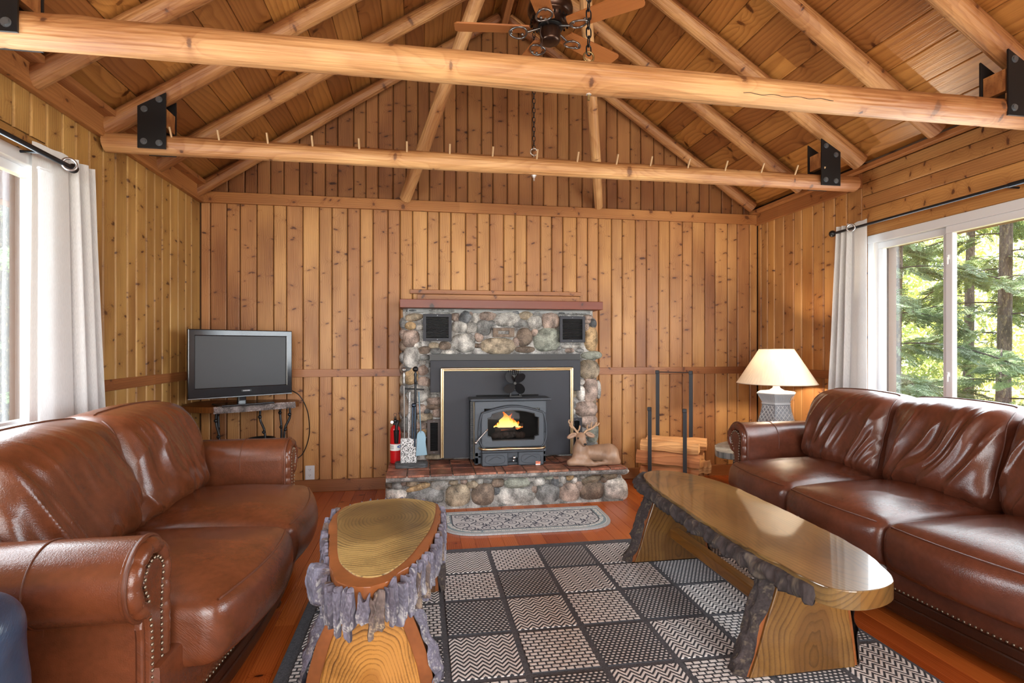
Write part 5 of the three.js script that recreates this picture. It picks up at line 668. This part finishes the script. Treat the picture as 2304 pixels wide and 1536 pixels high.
{
  const g = thing('table_lamp', 'grey basket-weave ceramic lamp with a lit cream shade', 'lamp', [2.656, .395, -3.75], .35);
  const cer = std({ color: lin(.2, .21, .23), roughness: .4 }), cerL = std({ color: lin(.42, .43, .45), roughness: .4 });
  const hex = (pts, m, n, par = g) => mesh(n, toCreasedNormals(new THREE.LatheGeometry(pts.map((p) => new THREE.Vector2(...p)), 6), .5), m, par);
  hex([[.001, 0], [.15, 0], [.16, .012], [.152, .03], [.148, .05], [.15, .12], [.138, .2], [.115, .28], [.106, .33], [.108, .345]], cer, 'base_body'); hex([[.106, .342], [.112, .345], [.112, .353], [.104, .357]], cerL, 'lower_band'); hex([[.104, .355], [.108, .38], [.125, .41], [.148, .425], [.15, .432], [.14, .44], [.06, .45], [.03, .47], [.024, .49], [.001, .49]], cerL, 'collar');
  const fl = []; for (let k = 0; k < 66; k++) { const a = k / 66 * Math.PI * 2, f = Math.cos(Math.PI / 6) / Math.cos(((a + Math.PI / 6 * 0) % (Math.PI / 3)) - Math.PI / 6); fl.push(rod([Math.sin(a) * .106 * f, .36, Math.cos(a) * .106 * f], [Math.sin(a) * .138 * f, .415, Math.cos(a) * .138 * f], .0018, 5)); } mesh('fluting', cat(fl), cerL, g);
  // crossing weave ribs on each of the six faces
  const prof = (y) => { const P = [[.148, .05], [.15, .12], [.138, .2], [.115, .28], [.106, .335]]; for (let k = 0; k < 4; k++) if (y <= P[k + 1][1]) return lerp(P[k][0], P[k + 1][0], (y - P[k][1]) / (P[k + 1][1] - P[k][1])); return .106; };
  const rib = [], apo = Math.cos(Math.PI / 6); for (let f = 0; f < 6; f++) for (const s of [-1, 1]) for (let k = -5; k < 6; k++) { const p = []; for (let q = 0; q <= 9; q++) { const y = .055 + q * .031, r = prof(y) * apo, half = prof(y) * .5, x = k * .03 + s * (y - .2) * .75; if (Math.abs(x) > half) continue; const a = (f + .5) * Math.PI / 3; p.push([Math.sin(a) * r + Math.cos(a) * x, y, Math.cos(a) * r - Math.sin(a) * x]); } if (p.length > 1) rib.push(tube(p, .0034, p.length * 2, 5)); } mesh('weave_ribs', cat(rib), cerL, g);
  for (const m of g.children) m.scale.y = .945;
  const shT = tex(64, 64, (u, v, o) => { const q = .92 + .08 * n2(u * 64, v * 8); o[0] = 236 * q; o[1] = 214 * q; o[2] = 186 * q; }); shT.repeat.set(6, 3);
  mesh('shade', lathe([[.28, .479], [.2825, .477], [.121, .738], [.119, .738]], 64), phy({ map: shT, transmission: .07, roughness: 1, thickness: 0, side: THREE.DoubleSide }), g);
  mesh('shade_trim', cat([place(new THREE.TorusGeometry(.281, .003, 6, 64), [0, .479, 0], [Math.PI / 2, 0, 0]), place(new THREE.TorusGeometry(.12, .003, 6, 48), [0, .738, 0], [Math.PI / 2, 0, 0])]), std({ color: lin(.5, .38, .28), roughness: .7 }), g);
  mesh('harp', cat([cyl(.004, .004, .14, 0, .55, 0, 8), cyl(.012, .012, .05, 0, .51, 0, 12), rod([-.119, .735, 0], [.119, .735, 0], .002, 6)]), brass, g);
  mesh('bulb', lathe([[.001, .55], [.014, .55], [.016, .575], [.03, .61], [.028, .635], [.014, .65], [.001, .652]], 20), std({ color: 0xffffff, emissive: lin(1, .8, .52), emissiveIntensity: 8 }), g);
  const l = new THREE.PointLight(new THREE.Color().setRGB(1, .84, .62), 2.4); l.position.set(2.656, 1.01, -3.75); l.castShadow = true; l.shadow.radius = 1.5; scene.add(l);
}
// ------------------------------------------------------------------ firewood rack and logs
{
  const FL = [1.818, -4.158], dx = [.807, .59], dz = [.59, -.807], P = (a, b, y) => [FL[0] + dx[0] * a + dz[0] * b, y, FL[1] + dx[1] * a + dz[1] * b], g = thing('firewood_rack', 'black steel firewood rack with tall rear posts by the back wall', 'rack'), flat = std({ color: lin(.03, .032, .036), roughness: .5, metalness: .4 });
  const post = (a, b, h) => { const p = P(a, b, h / 2), e = rbx(.03, h, .01, .002); const lip = rbx(.03, .03, .03, .004, 0, h / 2 - .005, .012); const m = mesh('post', cat([e, lip]), flat, g, p, [0, Math.atan2(-dx[1], dx[0]), 0]); };
  post(0, 0, .655); post(.274, 0, .655); post(0, .3, .94); post(.274, .3, .94); mesh('cross_bar', cat([rod(P(0, .3, .935), P(.274, .3, .935), .004, 8), rod(P(0, 0, .06), P(0, .3, .06), .009, 8), rod(P(.274, 0, .06), P(.274, .3, .06), .009, 8), rod(P(0, 0, .06), P(.274, 0, .06), .009, 8), rod(P(0, .3, .06), P(.274, .3, .06), .009, 8)]), flat, g);
  const red = std({ map: T.ceil, color: lin(1.05, .85, .9), roughness: .85 }), pale = std({ map: T.ceil, color: lin(1.45, 1.5, 1.6), roughness: .85 }), barkL = std({ map: T.bark, color: lin(.8, .75, .7), roughness: .9 });
  const split = (a, b, y, L, w, h, yaw, roll, mat, label) => { const sd = a * 30 + y * 50; const ring = [[-.5, -.5], [.5, -.45], [.55, .1], [.1, .55], [-.5, .4]]; const n = 5; const e = grid(n, 14, (u, v) => { const [x, q] = ring[Math.round(u * n) % n]; return [lerp(-L / 2, L / 2, v), q * h + .012 * (n2(v * 6 + sd, u * 5) - .5), x * w + .01 * (n2(v * 5 + sd, u * 5 + 9) - .5)]; }, [.35, L]); const caps = [0, 14].map((j) => { const p = e.attributes.position, r = []; for (let i = 0; i < n; i++) { const k = j * (n + 1) + i; r.push([p.getX(k), p.getY(k), p.getZ(k), .3 + p.getZ(k), .3 + p.getY(k)]); } return faces([j ? r : r.reverse()]); }); const c = P(a, b, y);
    const body = toCreasedNormals(e.toNonIndexed(), .3); const m = solo('firewood_log', body, mat, label, 'firewood', c, [roll, Math.atan2(-dx[1], dx[0]) + yaw, 0], 'split logs in the firewood rack'); m.rotation.order = 'YXZ'; for (const c2 of caps) mesh('sawn_end', c2, pale, m); };
  split(.13, .075, .245, .5, .09, .095, 0, 0, red, 'big reddish split log at the front bottom of the rack'); split(.14, .215, .125, .5, .1, .09, .02, .3, pale, 'pale split log at the bottom back of the rack'); split(.14, .08, .125, .46, .09, .09, -.02, .1, red, 'lower split log beneath the big reddish log'); split(.15, .205, .24, .48, .08, .085, .03, .4, pale, 'split log behind the big reddish log');
  split(.14, .085, .345, .46, .075, .075, -.04, .2, pale, 'yellowish split log lying second from the top'); split(.17, .205, .36, .48, .085, .07, .06, .4, pale, 'pale split log on top of the rack'); split(.4, .11, .2, .1, .06, .1, .5, .1, pale, 'short white split log at the right end of the rack');
}
// ------------------------------------------------------------------ curtains and rods
function curtain(name, label, x, dir, ztop, zbot, ytop, ybot, folds, side, sd) {
  const g = thing(name, label, 'curtain', [0, 0, 0]); const cm = phy({ color: lin(.8, .8, .8), roughness: .9, transmission: .25, thickness: 0, map: scaled(tex(128, 128, (u, v, o) => { const q = 232 + 23 * n2(u * 90, v * 8); o[0] = o[1] = o[2] = q; }), .1, .1), side: THREE.DoubleSide });
  const nu = 110, nv = 60; const sheet = (off) => grid(nu, nv, (u, v) => { const z = lerp(lerp(ztop[0], zbot[0], v), lerp(ztop[1], zbot[1], v), u), y = lerp(ytop, ybot, v), k = folds(u); const a = .02 + .012 * v; return [x + dir * (a * 1.8 * k + off + .004 * (n2(u * 7 + sd, v * 5) - .5)), y + (v < .01 ? .002 * Math.sin(u * 20) : 0), z + .01 * v * Math.sin(u * 25 + sd)]; }, [.9, 2]);
  mesh('cloth', cat([sheet(0), sheet(-.002)]), cm, g);
  mesh('hem', grid(nu, 1, (u, v) => { const z = lerp(ztop[0], ztop[1], u); return [x + dir * (.02 * 1.8 * folds(u) + .0025), ytop - .105 - v * .004, z]; }), cm, g);
  return g;
}
{
  const ringM = std({ color: lin(.45, .45, .46), roughness: .25, metalness: .9 });
  const fl = (u) => u < .5 ? .9 * Math.sin(u * 3.1) - .2 : .35 + .8 * Math.sin(u * 31 + 1.2);
  const c1 = curtain('curtain', 'white grommet curtain drawn beside the left window', -1.645, 1, [-2.65, -3.03], [-2.64, -3.15], 2.035, .06, fl, 1, 1);
  mesh('grommet', place(new THREE.TorusGeometry(.026, .006, 8, 24), [-1.566, 1.972, -2.75], [0, .65, 0]), ringM, c1);
  const fr = (u) => u > .45 ? .7 * Math.sin((u - .45) * 3.4) + .1 : .3 + .8 * Math.sin(u * 34);
  const c2 = curtain('curtain', 'white grommet curtain drawn beside the right window', 2.965, -1, [-3.476, -3.206], [-3.576, -3.18], 2.005, .06, fr, -1, 4);
  mesh('grommet', place(new THREE.TorusGeometry(.024, .006, 8, 24), [2.9, 1.965, -3.3], [0, -.75, 0]), ringM, c2);
  const rodM = std({ color: lin(.03, .035, .045), roughness: .3, metalness: .7 });
  const r1 = thing('curtain_rod', 'black curtain rod over the left window', 'curtain rod'); mesh('rod', rod([-1.585, 1.972, -2.8], [-1.585, 1.972, -1.05], .011, 14), rodM, r1); mesh('finial', cat([sph(.022, -1.585, 1.972, -2.81, 14, 10)]), M.black, r1); for (const z of [-2.6, -1.15]) mesh('bracket', cat([rod([-1.68, 1.972, z], [-1.585, 1.972, z], .006, 8), cyl(.02, .02, .006, 0, 0, 0, 14).rotateZ(Math.PI / 2).translate(-1.676, 1.972, z)]), rodM, r1);
  const r2 = thing('curtain_rod', 'dark curtain rod over the right window', 'curtain rod'); mesh('rod', cat([rod([2.925, 1.965, -3.49], [2.925, 1.965, -2.2], .009, 14), rod([2.925, 1.965, -2.3], [2.925, 1.965, -.8], .012, 14)]), rodM, r2); mesh('finial', sph(.024, 2.925, 1.965, -3.5, 14, 10), M.black, r2); for (const z of [-3.46, -2.33]) mesh('bracket', rod([3.02, 1.965, z], [2.925, 1.965, z], .006, 8), rodM, r2);
}
// ------------------------------------------------------------------ lying deer figure
function sdfMesh(f, c, half, res) {
  const mc = new MarchingCubes(res, M.white, false, false, 200000); mc.isolation = 0; let k = 0; for (let z = 0; z < res; z++) for (let y = 0; y < res; y++) for (let x = 0; x < res; x++) mc.field[k++] = -f(c[0] + (x - res / 2) / (res / 2) * half, c[1] + (y - res / 2) / (res / 2) * half, c[2] + (z - res / 2) / (res / 2) * half) / half * 10; mc.update();
  const n = mc.count, g = new THREE.BufferGeometry(); const p = mc.positionArray.slice(0, n * 3); for (let i = 0; i < n * 3; i++) p[i] = c[i % 3] + p[i] * half; g.setAttribute('position', new THREE.BufferAttribute(new Float32Array(p), 3)); const m = mergeVertices(g, 1e-5); m.computeVertexNormals(); const q = m.attributes.position, uv = new Float32Array(q.count * 2); for (let i = 0; i < q.count; i++) { uv[2 * i] = q.getX(i) + q.getZ(i) * .5 + 2; uv[2 * i + 1] = q.getY(i) + q.getZ(i) * .5 + 2; } m.setAttribute('uv', new THREE.BufferAttribute(uv, 2)); return m;
}
const capD = (x, y, z, a, b, ra, rb) => { const bx0 = b[0] - a[0], by = b[1] - a[1], bz = b[2] - a[2], px = x - a[0], py = y - a[1], pz = z - a[2], l = bx0 * bx0 + by * by + bz * bz, t = l ? clamp((px * bx0 + py * by + pz * bz) / l) : 0; return Math.hypot(px - bx0 * t, py - by * t, pz - bz * t) - (ra + (rb - ra) * t); };
const smin = (a, b, k) => { const h = clamp(.5 + .5 * (b - a) / k); return b + (a - b) * h - k * h * (1 - h); };
{
  const g = thing('deer_figurine', 'tan lying deer figurine with antlers on the hearth right end', 'figurine', [1.29, HT + .002, -4.03]);
  const bones = [[[-.08, .078, 0], [.05, .075, -.01], .062, .062], [[.05, .075, -.01], [.135, .072, 0], .064, .078], [[.12, .06, .04], [.15, .05, .045], .055, .05], [[.17, .035, .055], [.19, .02, .05], .026, .022], [[.18, .018, .06], [.02, .016, .082], .018, .013], [[.02, .016, .082], [-.02, .013, .085], .014, .012], [[-.1, .075, .03], [-.1, .12, .03], .058, .05], [[-.1, .12, .03], [-.098, .19, .035], .05, .034], [[-.13, .05, .045], [-.185, .026, .055], .034, .022], [[-.185, .024, .058], [-.06, .016, .088], .02, .014], [[-.06, .016, .088], [-.01, .012, .092], .014, .013], [[-.08, .045, .06], [-.04, .03, .08], .03, .02], [[.2, .07, -.02], [.208, .03, -.01], .022, .012]];
  const hd = [[[-.098, .212, .04], [-.096, .2, .05], .037, .036], [[-.095, .195, .06], [-.086, .166, .093], .028, .018]];
  const ears = [[-.165, .222, .028, .42], [-.022, .226, .028, -.42]];
  const f = (x, y, z) => { let d = 9; for (const [a, b, ra, rb] of bones) d = smin(d, capD(x, y, z, a, b, ra, rb), .022); for (const [a, b, ra, rb] of hd) d = smin(d, capD(x, y, z, a, b, ra, rb), .012); for (const [ex, ey, ez, a] of ears) { const c = Math.cos(a), s = Math.sin(a), px = (x - ex) * c - (y - ey) * s * -1, py = -(x - ex) * s + (y - ey) * c, pz = z - ez; const q = Math.hypot(px / .042, py / .02, pz / .011); const e = (q - 1) * .011 * 1.2, dent = Math.hypot((px) / .028, py / .011, (z - ez - .012) / .008); d = smin(d, Math.max(e, -(dent - 1) * .006), .008); } return Math.max(d, -y + .001); };
  const dm = std({ map: T.leather, color: lin(.4, .255, .17), roughness: .42 });
  mesh('body', sdfMesh(f, [0, .13, .02], .24, 110), dm, g);
  const an = std({ map: T.leather, color: lin(.55, .36, .22), roughness: .5 });
  mesh('antler', cat([tube([[-.115, .235, .035], [-.135, .262, .03], [-.155, .285, .03], [-.172, .31, .034], [-.165, .335, .036]], .0085, 30, 8), tube([[-.15, .28, .03], [-.175, .29, .04], [-.188, .31, .045]], .0065, 14, 7), tube([[-.125, .25, .033], [-.112, .275, .045], [-.108, .3, .05]], .0065, 14, 7), tube([[-.17, .305, .034], [-.19, .325, .03], [-.185, .345, .03]], .006, 14, 7)]), an, g);
  mesh('antler', cat([tube([[-.078, .235, .035], [-.05, .258, .028], [-.01, .272, .022], [.02, .292, .022], [.03, .32, .025]], .0085, 30, 8), tube([[-.04, .262, .026], [-.048, .285, .035], [-.042, .305, .04]], .006, 14, 7), tube([[-.01, .272, .022], [-.014, .3, .03], [-.008, .322, .034]], .006, 14, 7), tube([[.02, .29, .022], [.045, .3, .02], [.052, .316, .022]], .006, 14, 7)]), an, g);
  for (const [x, z] of [[-.127, .067], [-.066, .068]]) mesh('eye', sph(.0075, x, .208, z, 12, 9), gloss, g);
  mesh('nose', place(sph(1, 0, 0, 0, 14, 10), [-.085, .168, .108], [0, 0, 0], [.012, .009, .008]), gloss, g); mesh('hoof', cat([sph(.012, -.008, .011, .094, 10, 8), sph(.012, -.024, .011, .088, 10, 8)]), gloss, g);
}
// ------------------------------------------------------------------ outside: ground, porch, trees
{
  const gT = scaled(tex(512, 512, (u, v, o) => { const a = f2(u * 14, v * 14, 5), b = n2(u * 120, v * 120); for (let c = 0; c < 3; c++) o[c] = lerp([92, 84, 52][c], [176, 168, 118][c], clamp(a * 1.3 - .2 + (b - .5) * .5)); }), 6, 6);
  const gr = grid(40, 40, (u, v) => { const x = lerp(-45, 45, u), z = lerp(40, -45, v); return [x, -.55 + .7 * (f2(x * .12, z * .12, 3) - .5) * clamp((Math.hypot(x - .7, z + 1) - 6) / 6), z]; }, [90, 85]);
  const m = mesh('ground', gr, std({ map: gT, roughness: 1 }), scene); m.userData = { label: 'leaf-strewn forest ground outside the windows', category: 'ground', kind: 'structure' };
  const dk = thing('porch', 'brown wooden porch seen through the left window', 'porch'); const pw = std({ map: T.floor, color: lin(.28, .2, .16), roughness: .7 });
  const put = (n, w, h, d, x, y, z) => { const b = rbx(w, h, d, .004), p = b.attributes.position, uv = b.attributes.uv; for (let i = 0; i < p.count; i++) uv.setXY(i, p.getX(i) + p.getZ(i) * .2 + 2, p.getY(i) + p.getZ(i) + 3); mesh(n, b, pw, dk, [x, y, z]); };
  for (const z of [-3.74, -1.4, .9]) put('post', .115, 2.3, .115, -2.32, .85, z); put('header_beam', .1, .2, 6.4, -2.32, 2.06, -1.3); for (let k = 0; k < 5; k++) put('deck_board', .13, .03, 6.4, -1.95 - k * .135, -.3, -1.4);
}
{
  const trunkM = std({ map: T.bark, color: lin(.42, .4, .36), roughness: .95, bumpMap: T.barkB, bumpScale: .02 });
  const leafM = (r, g, b) => phy({ color: lin(r, g, b), roughness: .8, transmission: .35, thickness: 0, side: THREE.DoubleSide });
  const spray = (() => { const F = []; const q = (x, y, a, l, w) => { const c = Math.cos(a), s = Math.sin(a), P = (u, v) => [x + c * u - s * v, -.1 * (x + c * u) * (x + c * u) + .012 * Math.sin(u * 60 + x * 40), y + s * u + c * v]; F.push([P(0, 0), P(l * .4, w), P(l, 0), P(l * .4, -w)]); };
    for (let i = 0; i < 9; i++) { const t = i / 9, L = .26 * (1 - t * .72); for (const s of [-1, 1]) { q(t * .5, 0, s * .95, L, .012); for (let k = 1; k < 5; k++) { const u = L * k / 5, c = Math.cos(s * .95), n = Math.sin(s * .95); for (const e of [-1, 1]) q(t * .5 + c * u, n * u, s * .95 + e * .8, .06 * (1 - k * .12), .009); } } } q(0, 0, 0, .56, .008); return faces(F); })();
  const leaf = (() => { const F = []; for (let k = 0; k < 9; k++) { const a = rr(0, 6.28), e = rr(-1, 1), x = rr(-.25, .25), y = rr(-.2, .2), z = rr(-.25, .25), c = Math.cos(a), s = Math.sin(a), w = rr(.03, .05); F.push([[x, y, z], [x + c * w - s * w * .5, y + e * w, z + s * w + c * w * .5], [x + c * w * 2, y + e * w * 1.6, z + s * w * 2], [x + c * w + s * w * .5, y + e * w, z + s * w - c * w * .5]]); } return faces(F); })();
  function hemlock(x, z, h, r, label, y0, dens, mat, reach = 1.5) {
    const g = thing('hemlock_tree', label, 'tree', [x, -.6, z], 0, 'trees outside the windows'); mesh('trunk', logGeo([0, 0, 0], [.1, h, .05], r, r * .35, x * 3, 14, 40), trunkM, g);
    const br = [], mats = []; const up = new THREE.Vector3(); let a = rr(0, 6);
    for (let y = y0; y < h; y += rr(.14, .26) / dens) { a += 2.4 + rr(-.4, .4); const L = reach * (1 - y / h * .75) * rr(.7, 1.15), pts = []; for (let k = 0; k <= 6; k++) { const t = k / 6; pts.push([Math.cos(a) * L * t, y + .12 * L * t - .34 * L * t * t, Math.sin(a) * L * t]); } br.push(tube(pts, .011 * (1 - y / h * .5), 8, 5));
      const n = Math.round(30 * L); for (let k = 0; k < n; k++) { const t = .12 + .88 * (k + rnd()) / n, p = [Math.cos(a) * L * t, y + .12 * L * t - .34 * L * t * t + rr(-.05, .03), Math.sin(a) * L * t]; const o = new THREE.Object3D(); o.position.set(p[0] + rr(-.14, .14), p[1] + rr(-.04, .02), p[2] + rr(-.14, .14)); o.rotation.set(rr(-.5, .5), -a + (k % 2 ? 1 : -1) * rr(.2, 1.1), -rr(.15, .65)); const s = rr(.38, .72) * (1.15 - t * .4); o.scale.set(s, s, s); o.updateMatrix(); mats.push(o.matrix.clone()); } }
    mesh('branches', cat(br), trunkM, g); const im = new THREE.InstancedMesh(spray, mat, mats.length); mats.forEach((m, i) => { im.setMatrixAt(i, m); im.setColorAt(i, new THREE.Color().setScalar(.6 + .7 * h2(i, 3))); }); im.name = 'foliage'; im.userData = { kind: 'stuff' }; g.add(im);
  }
  const gA = leafM(.14, .21, .085), gB = leafM(.2, .27, .08), gY = leafM(.42, .44, .12), gC = leafM(.11, .17, .08);
  hemlock(7.45, -5.95, 8, .09, 'tall hemlock with a thick trunk at the right edge of the window', .5, 1, gA, 1.9);
  hemlock(5.6, -5.7, 6.5, .05, 'hemlock whose branches fill the left window pane', .4, 1.15, gC, 1.5);
  hemlock(8.6, -7.4, 8, .08, 'hemlock with a bare lower trunk behind the window mullion', 1.2, .8, gB, 1.7);
  hemlock(7.3, -8.2, 7.5, .06, 'hemlock standing farther back to the left of the mullion', .7, .9, gA, 1.8);
  hemlock(9.6, -4.4, 9, .13, 'hemlock beyond the right side of the window', .6, .8, gA, 2);
  hemlock(-5.4, -8.1, 8, .11, 'hemlock seen through the left window beyond the porch', .4, .9, gA, 1.8); hemlock(-7.5, -7.6, 8, .12, 'darker hemlock farther out through the left window', .4, .8, gC, 1.8);
  function broad(x, z, y, R, n, mat, label) { const g = thing('leafy_tree', label, 'tree', [x, -.6, z], 0, 'trees outside the windows'); mesh('trunk', logGeo([0, 0, 0], [.2, y + .5, 0], .12, .05, x, 10, 14), trunkM, g); const im = new THREE.InstancedMesh(leaf, mat, n); for (let i = 0; i < n; i++) { const o = new THREE.Object3D(), th = rr(0, 6.28), ph = Math.acos(rr(-1, 1)), q = R * (.55 + .45 * Math.pow(rnd(), .5)); o.position.set(Math.cos(th) * Math.sin(ph) * q, y + Math.cos(ph) * q * .9, Math.sin(th) * Math.sin(ph) * q); o.rotation.set(rr(0, 6), rr(0, 6), rr(0, 6)); const s = rr(1, 1.9); o.scale.set(s, s, s); o.updateMatrix(); im.setMatrixAt(i, o.matrix); im.setColorAt(i, new THREE.Color().setScalar(.6 + .8 * rnd())); } im.name = 'foliage'; im.userData = { kind: 'stuff' }; g.add(im); }
  broad(14, -10, 3.2, 3.2, 1500, gY, 'sunlit yellow-green leafy tree behind the hemlocks'); broad(17, -15, 4, 4.2, 1900, gY, 'larger yellow leafy tree in the far background'); broad(12, -13.5, 2.2, 2.6, 1200, gB, 'green leafy tree far behind the left pane'); broad(-12, -14, 3.4, 3.6, 1200, gY, 'yellow leafy tree through the left window');
}
// ------------------------------------------------------------------ added globe pendants, unseen fill light over the rear half of the room
for (const [x, z, label] of [[-.45, .95, 'added white globe pendant giving fill light unseen behind the viewer on the left'], [1.75, .95, 'added white globe pendant giving fill light unseen behind the viewer on the right']]) {
  const g = thing('added_pendant_lamp', label, 'lamp', [x, 0, z]), top = roofY(x) - .01;
  mesh('cord', cyl(.004, .004, top - 2.16, 0, (top + 2.16) / 2, 0, 8), M.black, g); mesh('ceiling_rose', cyl(.05, .06, .03, 0, top - .03, 0, 20), M.black, g); mesh('cap', cyl(.03, .045, .05, 0, 2.15, 0, 20), M.black, g);
  mesh('globe', sph(.13, 0, 2.0, 0, 28, 20), std({ color: 0xffffff, emissive: lin(1, .93, .82), emissiveIntensity: 6, roughness: .4 }), g);
  const l = new THREE.PointLight(new THREE.Color().setRGB(1, .95, .88), 4); l.position.set(x, 2.0, z); l.castShadow = true; l.shadow.radius = 5; scene.add(l);
}
shad(scene);
renderer.render(scene, camera);
